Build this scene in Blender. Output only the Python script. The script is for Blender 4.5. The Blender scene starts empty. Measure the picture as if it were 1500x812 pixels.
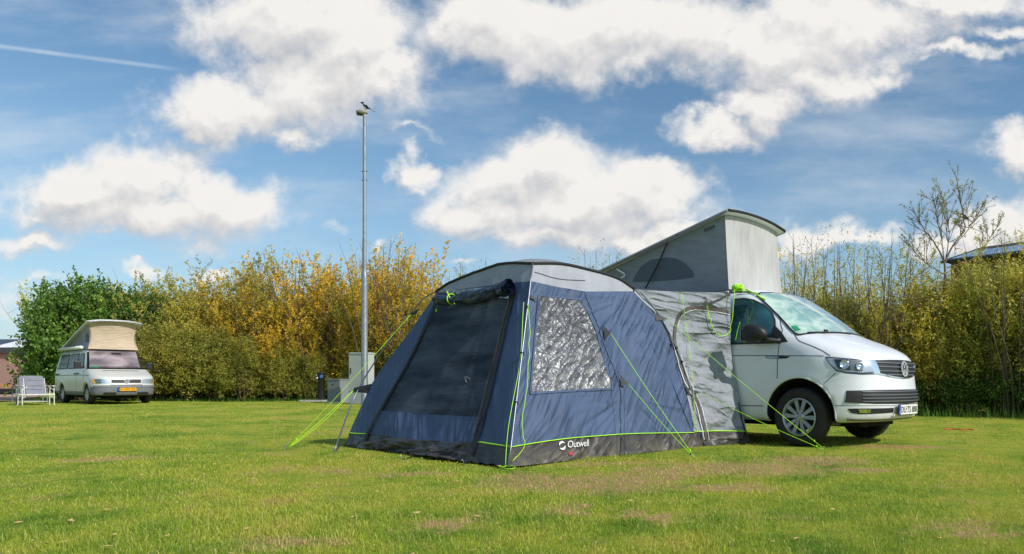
import bpy, bmesh, math, random
import numpy as np
from mathutils import Vector, Matrix, geometry
from mathutils.bvhtree import BVHTree
R = math.radians
rng = np.random.default_rng(7)
random.seed(7)
sc = bpy.context.scene
col = sc.collection

# ------------------------------------------------------------------ camera
FPX, CX, HY, CH = 1090.0, 960.0, 560.0, 0.74
cam = bpy.data.cameras.new('camera')
cam.sensor_width = 36.0
cam.lens = FPX * 36 / 1500
cam.shift_x = -(CX - 750) / 1500
cam.shift_y = (HY - 406) / 1500
cam.clip_start = 0.05
cam.clip_end = 3000
camo = bpy.data.objects.new('camera', cam)
camo.location = (0, 0, CH)
camo.rotation_euler = (R(90), 0, 0)
col.objects.link(camo)
sc.camera = camo
sc.view_settings.view_transform = 'Standard'
sc.view_settings.look = 'None'
sc.view_settings.exposure = 0
sc.cycles.max_bounces = 8
sc.cycles.transparent_max_bounces = 16
sc.cycles.sample_clamp_indirect = 6

def ray(px, py):
    return np.array([(px - CX) / FPX, 1.0, -(py - HY) / FPX])
def at(px, py, Y):
    d = ray(px, py)
    return (d[0] * Y, Y, CH + d[2] * Y)
def gnd(px, py):
    Y = CH * FPX / (py - HY)
    return ((px - CX) / FPX * Y, Y, 0.0)

class Frame:
    """a local frame standing on the ground, turned about z"""
    def __init__(s, ox, oy, ang):
        s.o = np.array([ox, oy, 0.0]); s.a = ang
        c, n = math.cos(ang), math.sin(ang)
        s.M = np.array([[c, n, 0], [-n, c, 0], [0, 0, 1]])
        s.cam = s.M @ (np.array([0, 0, CH]) - s.o)
    def ray(s, px, py):
        return s.M @ ray(px, py)
    def loc(s, p):
        return s.M @ (np.array(p, float) - s.o)
    def plane(s, px, py, n, d):
        r = s.ray(px, py); n = np.array(n, float)
        t = (d - n @ s.cam) / (n @ r)
        return s.cam + r * t
    def px(s, p):
        w = s.M.T @ np.array(p, float) + s.o
        return (CX + FPX * w[0] / w[1], HY - FPX * (w[2] - CH) / w[1])

# ------------------------------------------------------------------ objects
def tag(o, label=None, cat=None, group=None, kind=None):
    if label: o['label'] = label
    if cat: o['category'] = cat
    if group: o['group'] = group
    if kind: o['kind'] = kind
    return o
def empty(name, loc=(0, 0, 0), rz=0, label=None, cat=None, group=None):
    o = bpy.data.objects.new(name, None)
    o.empty_display_size = 0.1
    o.location = loc; o.rotation_euler = (0, 0, rz)
    col.objects.link(o)
    return tag(o, label, cat, group)
def link(name, me, mat=None, parent=None, smooth=False):
    if mat is not None and len(me.materials) == 0: me.materials.append(mat)
    if smooth is True: me.polygons.foreach_set('use_smooth', [True] * len(me.polygons))
    o = bpy.data.objects.new(name, me); col.objects.link(o)
    if parent is not None: o.parent = parent
    return o
def mesh(name, V, F, mat=None, parent=None, smooth=False, uv=None):
    me = bpy.data.meshes.new(name)
    me.from_pydata([tuple(map(float, v)) for v in V], [], [tuple(map(int, f)) for f in F])
    if uv is not None:
        l = me.uv_layers.new(name='UVMap')
        idx = np.empty(len(me.loops), dtype=np.int32); me.loops.foreach_get('vertex_index', idx)
        l.data.foreach_set('uv', np.asarray(uv, dtype=np.float32)[idx].ravel())
    me.update()
    return link(name, me, mat, parent, smooth)
def fast_mesh(name, V, nv):
    """V (n*nv,3): n separate faces of nv corners"""
    V = np.asarray(V, dtype=np.float32); n = len(V) // nv
    me = bpy.data.meshes.new(name)
    me.vertices.add(len(V)); me.vertices.foreach_set('co', V.ravel())
    me.loops.add(n * nv); me.loops.foreach_set('vertex_index', np.arange(n * nv, dtype=np.int32))
    me.polygons.add(n); me.polygons.foreach_set('loop_start', np.arange(0, n * nv, nv, dtype=np.int32))
    try: me.polygons.foreach_set('loop_total', np.full(n, nv, dtype=np.int32))
    except Exception: pass
    me.update(calc_edges=True)
    return me

class MB:
    def __init__(s): s.V = []; s.F = []
    def add(s, V, F):
        n = len(s.V); s.V += [tuple(v) for v in V]; s.F += [tuple(i + n for i in f) for f in F]; return s
    def box(s, lo, hi, M=None):
        V = [(x, y, z) for z in (lo[2], hi[2]) for y in (lo[1], hi[1]) for x in (lo[0], hi[0])]
        if M is not None: V = [tuple(M @ Vector(v)) for v in V]
        return s.add(V, [(0, 2, 3, 1), (4, 5, 7, 6), (0, 1, 5, 4), (2, 6, 7, 3), (0, 4, 6, 2), (1, 3, 7, 5)])
    def tube(s, pts, r, n=8, cap=True):
        pts = [np.array(p, float) for p in pts]
        rs = r if hasattr(r, '__len__') else [r] * len(pts)
        V = []; F = []
        up = None
        for i, p in enumerate(pts):
            d = pts[min(i + 1, len(pts) - 1)] - pts[max(i - 1, 0)]
            d = d / (np.linalg.norm(d) + 1e-12)
            if up is None:
                up = np.array([0, 0, 1.0]) if abs(d[2]) < .9 else np.array([1.0, 0, 0])
            a = np.cross(d, up); a /= np.linalg.norm(a) + 1e-12
            b = np.cross(a, d); up = b
            for k in range(n):
                t = 2 * math.pi * k / n
                V.append(p + rs[i] * (math.cos(t) * a + math.sin(t) * b))
        for i in range(len(pts) - 1):
            for k in range(n):
                F.append((i * n + k, i * n + (k + 1) % n, (i + 1) * n + (k + 1) % n, (i + 1) * n + k))
        if cap:
            F.append(tuple(range(n - 1, -1, -1))); F.append(tuple((len(pts) - 1) * n + k for k in range(n)))
        return s.add(V, F)
    def lathe(s, prof, c=(0, 0, 0), axis='z', n=32, closed=False):
        V = []; F = []
        for (r, h) in prof:
            for k in range(n):
                t = 2 * math.pi * k / n; a, b = r * math.cos(t), r * math.sin(t)
                V.append({'z': (a, b, h), 'y': (a, h, b), 'x': (h, a, b)}[axis])
        m = len(prof)
        for i in range(m if closed else m - 1):
            j = (i + 1) % m
            for k in range(n):
                F.append((i * n + k, i * n + (k + 1) % n, j * n + (k + 1) % n, j * n + k))
        return s.add([np.array(v) + np.array(c) for v in V], F)
    def build(s, name, mat, parent=None, smooth=False, bevel=0):
        o = mesh(name, s.V, s.F, mat, parent, smooth)
        if bevel:
            m = o.modifiers.new('b', 'BEVEL'); m.width = bevel; m.segments = 2; m.limit_method = 'ANGLE'
        return o
def autosmooth(o, ang=35):
    bm = bmesh.new(); bm.from_mesh(o.data)
    bmesh.ops.recalc_face_normals(bm, faces=bm.faces)
    for f in bm.faces: f.smooth = True
    for e in bm.edges:
        if len(e.link_faces) == 2: e.smooth = e.calc_face_angle(0) < R(ang)
    bm.to_mesh(o.data); bm.free(); return o

# ------------------------------------------------------------------ materials
def srgb(r, g, b):
    f = lambda c: (c / 255 / 12.92) if c / 255 <= .04045 else ((c / 255 + .055) / 1.055) ** 2.4
    return (f(r), f(g), f(b), 1)
class NT:
    def __init__(s, tree): s.t = tree; s.n = tree.nodes; s.l = tree.links
    def new(s, typ, props=None, **inp):
        nd = s.n.new(typ)
        for k, v in (props or {}).items(): setattr(nd, k, v)
        for k, v in inp.items():
            key = int(k[1:]) if k[0] == '_' and k[1:].isdigit() else k.replace('__', ' ')
            s.set(nd.inputs[key], v)
        return nd
    def set(s, sock, v):
        if isinstance(v, bpy.types.NodeSocket): s.l.new(v, sock)
        elif isinstance(v, bpy.types.Node): s.l.new(v.outputs[0], sock)
        else: sock.default_value = v
    def math(s, op, a, b=0.0, c=None, clamp=False):
        nd = s.n.new('ShaderNodeMath'); nd.operation = op; nd.use_clamp = clamp
        s.set(nd.inputs[0], a); s.set(nd.inputs[1], b)
        if c is not None: s.set(nd.inputs[2], c)
        return nd.outputs[0]
    def vm(s, op, a, b=None):
        nd = s.n.new('ShaderNodeVectorMath'); nd.operation = op
        s.set(nd.inputs[0], a)
        if b is not None: s.set(nd.inputs[1], b)
        return nd.outputs['Value'] if op in ('LENGTH', 'DISTANCE', 'DOT_PRODUCT') else nd.outputs[0]
    def mix(s, f, a, b, blend='MIX'):
        nd = s.n.new('ShaderNodeMix'); nd.data_type = 'RGBA'; nd.blend_type = blend
        s.set(nd.inputs[0], f); s.set(nd.inputs[6], a); s.set(nd.inputs[7], b)
        return nd.outputs[2]
    def ramp(s, f, stops, interp='LINEAR'):
        nd = s.n.new('ShaderNodeValToRGB'); nd.color_ramp.interpolation = interp
        e = nd.color_ramp.elements
        while len(e) < len(stops): e.new(0.5)
        for i, (p, c) in enumerate(stops):
            e[i].position = p; e[i].color = c if len(c) == 4 else (*c, 1)
        s.set(nd.inputs[0], f); return nd.outputs[0]
    def smooth(s, x, a, b, lo=0.0, hi=1.0):
        nd = s.n.new('ShaderNodeMapRange'); nd.interpolation_type = 'SMOOTHSTEP'
        s.set(nd.inputs[0], x); nd.inputs[1].default_value = a; nd.inputs[2].default_value = b
        nd.inputs[3].default_value = lo; nd.inputs[4].default_value = hi
        return nd.outputs[0]
    def noise(s, vec, scale, detail=4, rough=.55, dist=0.0, dim='3D'):
        nd = s.n.new('ShaderNodeTexNoise'); nd.noise_dimensions = dim
        if vec is not None: s.set(nd.inputs['Vector'], vec)
        nd.inputs['Scale'].default_value = scale; nd.inputs['Detail'].default_value = detail
        nd.inputs['Roughness'].default_value = rough; nd.inputs['Distortion'].default_value = dist
        return nd.outputs['Fac']
    def mapping(s, vec, scale=(1, 1, 1), rot=(0, 0, 0), loc=(0, 0, 0)):
        nd = s.n.new('ShaderNodeMapping'); s.set(nd.inputs[0], vec)
        nd.inputs['Location'].default_value = loc; nd.inputs['Rotation'].default_value = rot; nd.inputs['Scale'].default_value = scale
        return nd.outputs[0]
def newmat(name):
    m = bpy.data.materials.new(name); m.use_nodes = True
    nt = NT(m.node_tree); b = m.node_tree.nodes['Principled BSDF']; out = m.node_tree.nodes['Material Output']
    return m, nt, b, out
def simple(name, rgb, rough=.5, metal=0, var=.12, vscale=6, bump=0, bscale=60, spec=.5, coat=0):
    m, nt, b, out = newmat(name)
    tc = nt.new('ShaderNodeTexCoord').outputs['Object']
    c = srgb(*rgb)
    n = nt.noise(tc, vscale, 5)
    d = tuple(x * (1 - var) for x in c[:3]) + (1,); l = tuple(min(1, x * (1 + var)) for x in c[:3]) + (1,)
    nt.set(b.inputs['Base Color'], nt.ramp(n, [(.3, d), (.7, l)]))
    rn = nt.math('MULTIPLY_ADD', nt.noise(tc, vscale * 3, 3), .2, rough - .1)
    nt.set(b.inputs['Roughness'], rn)
    b.inputs['Metallic'].default_value = metal
    b.inputs['Specular IOR Level'].default_value = spec
    b.inputs['Coat Weight'].default_value = coat
    if bump:
        bn = nt.new('ShaderNodeBump', Strength=bump, Distance=.01, Height=nt.noise(tc, bscale, 4))
        nt.set(b.inputs['Normal'], bn)
    return m

def fabric(name, rgb, ang=60, wr=.5, fine=.25, rough=.62, trans=.12, sheen=0, wscale=1.0, dark=.25, aniso=8.0, grime=0.0, crumple=.10):
    """tent cloth: UV in metres; long tension folds along `ang`, small crumples and a weave"""
    m, nt, b, out = newmat(name)
    uv = nt.new('ShaderNodeTexCoord').outputs['UV']
    c = srgb(*rgb)
    big = nt.noise(nt.mapping(uv, (1, 1, 1)), 1.1, 2)
    warp = nt.new('ShaderNodeVectorMath', {'operation': 'MULTIPLY_ADD'})
    nz = nt.new('ShaderNodeTexNoise', Vector=uv); nz.inputs['Scale'].default_value = 1.3
    nt.set(warp.inputs[0], nz.outputs['Color']); warp.inputs[1].default_value = (.12, .12, 0); nt.set(warp.inputs[2], uv)
    rot = nt.mapping(warp.outputs[0], (1, 1, 1), (0, 0, R(-ang)))
    m1 = nt.mapping(rot, (.9 * wscale, .9 * aniso * wscale, 1))
    f1 = nt.noise(m1, 1.1, 2, .45)
    f1 = nt.math('ABSOLUTE', nt.math('SUBTRACT', f1, .5))
    f1 = nt.math('POWER', nt.math('SUBTRACT', 1.0, nt.math('MULTIPLY', f1, 2.6), clamp=True), 3.0)
    mask = nt.smooth(nt.noise(uv, 1.6, 2), .38, .62)
    f2 = nt.noise(nt.mapping(rot, (2.2 * wscale, 2.2 * aniso * .8 * wscale, 1)), 1.0, 3, .5)
    crum = nt.noise(uv, 13 * wscale, 4, .6, .4)
    h = nt.math('MULTIPLY_ADD', f1, mask, nt.math('MULTIPLY', f2, .16))
    h = nt.math('MULTIPLY_ADD', crum, crumple, h)
    weave = nt.noise(uv, 420, 2)
    bp = nt.new('ShaderNodeBump', Strength=1.0, Distance=.05 * wr, Height=h)
    bp2 = nt.new('ShaderNodeBump', Strength=fine, Distance=.002, Height=weave, Normal=bp.outputs[0])
    cc = nt.ramp(nt.math('MULTIPLY_ADD', f2, .5, nt.math('MULTIPLY', big, .5)), [(.3, tuple(x * (1 - dark) for x in c[:3])), (.72, tuple(min(1, x * (1 + dark * .7)) for x in c[:3]))])
    if grime:
        z = nt.new('ShaderNodeSeparateXYZ', Vector=uv).outputs[1]
        g = nt.math('MULTIPLY', nt.smooth(z, .22, 0.0), nt.smooth(nt.noise(uv, 9, 5), .35, .65))
        cc = nt.mix(nt.math('MULTIPLY', g, grime), cc, srgb(120, 112, 92))
    nt.set(b.inputs['Base Color'], cc)
    b.inputs['Roughness'].default_value = rough
    b.inputs['Specular IOR Level'].default_value = .35
    nt.set(b.inputs['Normal'], bp2)
    if trans:
        tr = nt.new('ShaderNodeBsdfTranslucent', Color=cc, Normal=bp2.outputs[0])
        mx = nt.new('ShaderNodeMixShader', _0=trans, _1=b.outputs[0], _2=tr.outputs[0])
        nt.l.new(mx.outputs[0], out.inputs[0])
    return m

M = {}
M['tent_blue'] = fabric('tent_blue', (74, 93, 125), ang=50, wr=.75, trans=.10)
M['tent_front'] = fabric('tent_front', (76, 96, 134), ang=66, wr=.5, trans=.12)
M['tent_grey'] = fabric('tent_grey', (168, 172, 182), ang=75, wr=.22, trans=.12, aniso=3)
M['tunnel_grey'] = fabric('tunnel_grey', (152, 158, 166), ang=-6, wr=1.1, trans=.14, aniso=4, wscale=1.5, crumple=.3)
M['skirt'] = fabric('skirt', (62, 60, 61), ang=35, wr=.65, trans=0, rough=.45, wscale=2.2, aniso=2.5, grime=.5)
M['skirt_front'] = fabric('skirt_front', (62, 62, 66), ang=8, wr=.8, trans=0, rough=.38, wscale=2.0, aniso=2.2, grime=.12)
M['groundsheet'] = simple('groundsheet', (86, 80, 68), .8, var=.2)
M['roof_fabric'] = fabric('roof_fabric', (140, 145, 152), ang=20, wr=.2, trans=.1)
M['roll'] = fabric('roll', (46, 58, 88), ang=4, wr=.7, trans=0, rough=.35, wscale=2.5, aniso=4)
M['pop_side_shaded'] = fabric('pop_side_shaded', (142, 149, 158), ang=-12, wr=.16, trans=.12, wscale=1.3)  # side canvas: its shade is put into the cloth colour
M['pop_front_lit'] = fabric('pop_front_lit', (186, 185, 184), ang=80, wr=.13, trans=.12)  # same canvas at the front, coloured paler as the lit face
M['pop_mesh'] = fabric('pop_mesh', (92, 101, 112), ang=-12, wr=.12, trans=.1)
M['pop_tan_lit'] = fabric('pop_tan_lit', (205, 184, 160), ang=5, wr=.25, trans=.15, wscale=1.5)  # silver van's front canvas, sunlit tone in the colour
M['pop_shaded_small'] = fabric('pop_shaded_small', (150, 155, 172), ang=40, wr=.15)  # silver van's side canvas, bluish shade mixed into the colour
M['black_trim'] = simple('black_trim', (34, 35, 38), .6)
M['zip_band'] = simple('zip_band', (88, 80, 78), .7, bump=.4, bscale=90)
M['door_band'] = fabric('door_band', (46, 48, 58), ang=78, wr=.5, trans=0, wscale=3)
M['neon'] = simple('neon', (176, 244, 36), .55, var=.05)
M['pole'] = simple('pole', (120, 128, 142), .35, metal=.7)
M['steel'] = simple('steel', (150, 154, 158), .42, metal=.6, var=.18, vscale=9)
M['white_print'] = simple('white_print', (222, 222, 220), .6, var=.03)
M['red_label'] = simple('red_label', (170, 30, 50), .6)

def mesh_screen():
    m, nt, b, out = newmat('insect_mesh')
    uv = nt.new('ShaderNodeTexCoord').outputs['UV']
    f = nt.noise(nt.mapping(uv, (.9, 4.5, 1), (0, 0, R(-62))), 1.1, 4)
    nt.set(b.inputs['Base Color'], nt.ramp(f, [(.34, srgb(44, 52, 68)), (.66, srgb(96, 106, 124))]))
    b.inputs['Roughness'].default_value = .8; b.inputs['Specular IOR Level'].default_value = .15
    st = nt.noise(nt.mapping(uv, (.8, 9, 1), (0, 0, R(-66))), 1.2, 3)
    nt.set(b.inputs['Normal'], nt.new('ShaderNodeBump', Strength=.5, Distance=.03, Height=st))
    tr = nt.new('ShaderNodeBsdfTransparent', Color=(.75, .8, .9, 1))
    mx = nt.new('ShaderNodeMixShader', _0=.30, _1=b.outputs[0], _2=tr.outputs[0])
    nt.l.new(mx.outputs[0], out.inputs[0]); return m
M['mesh'] = mesh_screen()

def foil():
    m, nt, b, out = newmat('crinkled_window_film')
    uv = nt.new('ShaderNodeTexCoord').outputs['UV']
    nz = nt.new('ShaderNodeTexNoise', Vector=uv); nz.inputs['Scale'].default_value = 3
    w = nt.vm('ADD', nt.vm('MULTIPLY', nz.outputs['Color'], (.10, .10, 0)), uv)
    def ridge(ang, sc, an, det=3):
        n = nt.noise(nt.mapping(nt.mapping(w, (1, 1, 1), (0, 0, R(ang))), (1, an, 1), (0, 0, 0), (ang * .37, ang * .11, 0)), sc, det, .5)
        return nt.math('POWER', nt.math('SUBTRACT', 1.0, nt.math('MULTIPLY', nt.math('ABSOLUTE', nt.math('SUBTRACT', n, .5)), 5.0), clamp=True), 2.0)
    h = nt.math('MULTIPLY', ridge(-38, 1.9, 3.4), 1.2)
    h = nt.math('MULTIPLY_ADD', ridge(15, 3.2, 2.8), .7, h)
    h = nt.math('MULTIPLY_ADD', ridge(64, 5.5, 2.2), .36, h)
    h = nt.math('MULTIPLY_ADD', ridge(-60, 12, 1.8), .12, h)
    h = nt.math('MULTIPLY_ADD', nt.noise(uv, 2.2, 2), 1.4, h)
    bp = nt.new('ShaderNodeBump', Strength=.55, Distance=.020, Height=h)
    nt.set(b.inputs['Normal'], bp)
    hz = nt.new('ShaderNodeSeparateXYZ', Vector=uv).outputs[1]
    up = nt.smooth(nt.math('MULTIPLY_ADD', nt.noise(w, 3, 3), .5, hz), 1.75, 1.0)
    base = nt.ramp(nt.noise(nt.mapping(w, (1, 2.5, 1), (0, 0, R(-40))), 7, 5, .6), [(.32, srgb(78, 80, 88)), (.52, srgb(118, 119, 124)), (.7, srgb(160, 158, 156))])
    nt.set(b.inputs['Base Color'], nt.mix(nt.math('MULTIPLY_ADD', up, -.55, .55), base, srgb(58, 60, 68)))
    b.inputs['Metallic'].default_value = .4; b.inputs['Roughness'].default_value = .40
    return m
M['foil'] = foil()

# ------------------------------------------------------------------ world: sky with clouds
SUN_AZ = np.array([.868, -.496]); SUN_EL = R(38)
CLOUDS = [  # centre x, y and radii in the direction plane (stated in photo pixels), weight
 (440, 25, 150, 62, 1), (480, 110, 140, 72, 1), (345, 150, 125, 48, 1), (565, 85, 62, 46, .9), (285, 165, 70, 34, .9), (430, 190, 70, 22, .7), (510,55,90,60,1),
 (95, 285, 82, 42, 1), (205, 262, 88, 56, 1), (320, 292, 92, 44, 1), (220, 318, 190, 38, .95), (60, 318, 60, 24, .8),
 (60, 362, 76, 22, .85), (150, 358, 50, 12, .6),
 (720, 30, 110, 62, 1), (850, 45, 150, 72, 1), (1010, 45, 170, 66, 1), (1130, 70, 150, 56, 1), (1250, 30, 160, 52, 1), (1400, -5, 130, 30, .9), (940, 100, 60, 34, .8),
 (1120, 150, 66, 34, 1), (1055, 185, 66, 25, .95), (1195, 118, 70, 34, .95), (1270, 100, 60, 22, .7), (1410, 75, 90, 15, .75), (1470, 45, 80, 14, .7), (1370, 88, 40, 12, .6),
 (810, 235, 100, 50, 1), (745, 262, 90, 50, 1), (850, 300, 165, 56, 1), (960, 262, 68, 38, 1), (605, 246, 36, 22, .9), (700, 315, 75, 40, .95), (800, 345, 120, 26, .9), (930,300,95,46,1),
 (940, 352, 66, 28, 1), (1005, 342, 60, 24, 1), (1190, 345, 66, 26, 1), (1260, 352, 52, 16, .85), (1130, 368, 60, 18, .85),
 (1492, 218, 48, 34, 1), (1490, 305, 56, 36, 1), (1440, 345, 60, 34, .95), (1380, 372, 60, 24, .8),
 (215, 402, 38, 17, .8), (300, 398, 44, 13, .75), (60, 418, 90, 14, .6), (690, 396, 34, 9, .6), (560, 350, 18, 11, .7), (600, 200, 70, 13, .55), (10, 450, 60, 30, .5), (480,330,34,18,.45),
 (620, 140, 34, 8, .5), (760, 190, 60, 8, .3),
]
def build_world():
    w = bpy.data.worlds.new('World'); sc.world = w; w.use_nodes = True
    nt = NT(w.node_tree); bg = w.node_tree.nodes['Background']
    # density group
    g = bpy.data.node_groups.new('cloud_density', 'ShaderNodeTree')
    g.interface.new_socket('P', in_out='INPUT', socket_type='NodeSocketVector')
    g.interface.new_socket('D', in_out='OUTPUT', socket_type='NodeSocketFloat')
    G = NT(g); gi = G.new('NodeGroupInput'); go = G.new('NodeGroupOutput')
    P = gi.outputs[0]
    nz = G.new('ShaderNodeTexNoise', Vector=P); nz.inputs['Scale'].default_value = 9; nz.inputs['Detail'].default_value = 5
    nz.inputs['Roughness'].default_value = .6
    off = G.vm('MULTIPLY', G.vm('SUBTRACT', nz.outputs['Color'], (.5, .5, .5)), (.15, .12, 0))
    Q = G.vm('ADD', P, off)
    acc = None
    for (cx, cy, rx, ry, wt) in CLOUDS:
        u, v = (cx - CX) / FPX, (HY - cy) / FPX
        d = G.vm('SUBTRACT', Q, (u, v, 0))
        d = G.vm('MULTIPLY', d, (FPX / rx, FPX / ry, 0))
        ln = G.vm('LENGTH', d)
        e = G.math('MULTIPLY_ADD', ln, -wt * .5, wt, clamp=True)      # wt at centre, wt/2 at the rim
        if acc is None: acc = e
        else:
            nd = G.n.new('ShaderNodeMath'); nd.operation = 'SMOOTH_MAX'
            G.set(nd.inputs[0], acc); G.set(nd.inputs[1], e); nd.inputs[2].default_value = .10; acc = nd.outputs[0]
    b1 = G.noise(P, 14, 7, .58)
    b2 = G.noise(P, 46, 5, .6)
    dn = G.math('ADD', acc, G.math('MULTIPLY', G.math('SUBTRACT', b1, .5), .68))
    dn = G.math('ADD', dn, G.math('MULTIPLY', G.math('SUBTRACT', b2, .5), .16))
    G.set(go.inputs[0], dn)
    # world
    d = nt.new('ShaderNodeTexCoord').outputs['Generated']
    s = nt.new('ShaderNodeSeparateXYZ', Vector=d)
    y = nt.math('MAXIMUM', nt.math('ABSOLUTE', s.outputs[1]), .02)
    P = nt.new('ShaderNodeCombineXYZ', X=nt.math('DIVIDE', s.outputs[0], y), Y=nt.math('DIVIDE', s.outputs[2], y)).outputs[0]
    def dens(vec):
        n = nt.n.new('ShaderNodeGroup'); n.node_tree = g; nt.set(n.inputs[0], vec); return n.outputs[0]
    d0 = dens(P)
    d1 = dens(nt.vm('ADD', P, (.018, .040, 0)))
    d2 = dens(nt.vm('ADD', P, (.004, .016, 0)))
    alpha = nt.smooth(d0, .30, .72)
    thick = nt.smooth(d0, .5, 1.05)
    lit = nt.math('MULTIPLY_ADD', nt.math('SUBTRACT', d0, d1), 0.95, .81)
    lit = nt.math('MULTIPLY_ADD', nt.math('SUBTRACT', d0, d2), 1.0, lit, clamp=True)
    lit = nt.math('MULTIPLY_ADD', thick, -.05, lit, clamp=True)
    cc = nt.ramp(lit, [(0.0, srgb(182, 187, 195)), (.35, srgb(201, 203, 208)), (.65, srgb(222, 221, 221)), (1.0, srgb(246, 243, 239))])
    # cirrus veil and the condensation trail
    veil = nt.math('MULTIPLY', nt.smooth(nt.noise(nt.mapping(P, (1.2, 4.5, 1), (0, 0, R(-12))), 2.2, 5, .6), .42, .78), .48)
    a, b_ = np.array([(0 - CX) / FPX, (HY - 68) / FPX]), np.array([(278 - CX) / FPX, (HY - 104) / FPX])
    dr = (b_ - a) / np.linalg.norm(b_ - a); nr = np.array([-dr[1], dr[0]])
    dist = nt.math('ABSOLUTE', nt.math('SUBTRACT', nt.vm('DOT_PRODUCT', P, (nr[0], nr[1], 0)), float(a @ nr)))
    along = nt.vm('DOT_PRODUCT', P, (dr[0], dr[1], 0))
    trail = nt.math('MULTIPLY', nt.smooth(dist, .0045, .0005), nt.smooth(along, float(b_ @ dr) + .01, float(b_ @ dr) - .08))
    trail = nt.math('MULTIPLY', trail, nt.math('MULTIPLY_ADD', nt.noise(P, 20, 3), .7, .05))
    front = nt.smooth(s.outputs[1], .05, .2)
    # elsewhere in the sky: scattered clouds of the same kind
    o3 = nt.smooth(nt.noise(nt.mapping(d, (1, 1, 1.8)), 3.2, 6, .6), .52, .66)
    alpha = nt.math('ADD', nt.math('MULTIPLY', alpha, front), nt.math('MULTIPLY', nt.math('MULTIPLY', o3, nt.math('SUBTRACT', 1.0, front)), .8))
    up = nt.smooth(s.outputs[2], -.01, .05)
    alpha = nt.math('MULTIPLY', alpha, up)
    sky = nt.new('ShaderNodeTexSky', {'sky_type': 'NISHITA', 'sun_disc': False, 'sun_elevation': SUN_EL,
          'sun_rotation': math.atan2(SUN_AZ[0], SUN_AZ[1]), 'air_density': 1.0, 'dust_density': .7, 'ozone_density': 2.0})
    skyc = nt.vm('MULTIPLY', sky.outputs[0], (.128 * .80, .128 * .97, .128 * .99))
    hz = nt.smooth(s.outputs[2], .36, -.02)
    skyc = nt.mix(nt.math('MULTIPLY', hz, .50), skyc, srgb(178, 203, 226))
    c = nt.mix(veil, skyc, srgb(226, 232, 238))
    c = nt.mix(trail, c, srgb(214, 226, 238))
    c = nt.mix(alpha, c, cc)
    nt.set(bg.inputs[0], c); bg.inputs[1].default_value = 1.0
    w.cycles.sampling_method = 'MANUAL'; w.cycles.sample_map_resolution = 512
build_world()
sun = bpy.data.lights.new('sun', 'SUN'); sun.energy = 4.2; sun.angle = R(.55); sun.color = (1.0, .945, .87)
suno = bpy.data.objects.new('sun', sun); col.objects.link(suno)
sd = Vector((SUN_AZ[0] * math.cos(SUN_EL), SUN_AZ[1] * math.cos(SUN_EL), math.sin(SUN_EL)))
suno.rotation_euler = sd.to_track_quat('Z', 'Y').to_euler(); suno.location = (20, -15, 20)

# ------------------------------------------------------------------ frames
B = .72
TF = Frame(-1.27, 6.45, math.atan2(math.cos(B), math.sin(B)))     # tent: x towards the van, y to the far left, z up
VF = Frame(1.612, 8.546, -B)                                      # van: x forward, y away from the near side
# ------------------------------------------------------------------ ground
BARE = [  # worn patches: photo pixel centre -> world, radii in metres
 (850, 708, .85, .20), (1000, 692, .65, .14), (1085, 688, .85, .20), (1195, 676, .60, .16), (940, 700, .5, .12), (900, 680, .6, .06), (830, 748, .17, .07), (655, 770, .20, .08),
 (958, 757, .20, .07), (770, 700, .4, .10), (600, 695, .5, .05), (500, 690, .2, .05), (1260, 690, .3, .07), (700, 620, 1.4, .3), (150, 672, .5, .1), (1060, 715, .5, .06), (420, 800, .3, .06),
 (1320, 655, .7, .12), (540,628,.5,.2), (1420, 778, .25, .08)]
def grass_nodes(nt):
    """shared colour logic for soil sheet and blades, from the position on the field"""
    P = nt.new('ShaderNodeNewGeometry').outputs['Position']
    P = nt.vm('MULTIPLY', P, (1, 1, 0))
    n1 = nt.noise(P, .55, 4, .6); n2 = nt.noise(P, 2.3, 5, .65); n3 = nt.noise(P, 9, 4, .6)
    t = nt.math('MULTIPLY_ADD', n1, .45, nt.math('MULTIPLY_ADD', n2, .40, nt.math('MULTIPLY', nt.noise(P, 6.0, 3, .6), .15)))
    c = nt.ramp(t, [(.37, srgb(86, 128, 36)), (.44, srgb(128, 158, 48)), (.50, srgb(162, 178, 60)), (.57, srgb(188, 186, 74)), (.63, srgb(194, 168, 106))])
    c = nt.mix(nt.math('MULTIPLY', nt.smooth(n3, .52, .72), .35), c, srgb(184, 168, 104))
    # dry tufts scattered wider
    dry = nt.math('MULTIPLY', nt.smooth(nt.noise(P, 1.35, 6, .7), .56, .68), .75)
    acc = dry
    Pw = nt.vm('ADD', P, nt.vm('MULTIPLY', nt.vm('SUBTRACT', nt.new('ShaderNodeTexNoise', Vector=P, Scale=5.0, Detail=4.0).outputs['Color'], (.5, .5, .5)), (.9, .55, 0)))
    for (px, py, rx, ry) in BARE:
        g = gnd(px, py)
        d = nt.vm('LENGTH', nt.vm('MULTIPLY', nt.vm('SUBTRACT', Pw, g), (1 / rx, 1 / (ry * 3.2), 0)))
        acc = nt.math('MAXIMUM', acc, nt.smooth(d, 1.15, .45))
    acc = nt.math('MULTIPLY', acc, nt.smooth(nt.noise(P, 11, 6, .8), .38, .56), clamp=True)
    return c, acc, P
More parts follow.
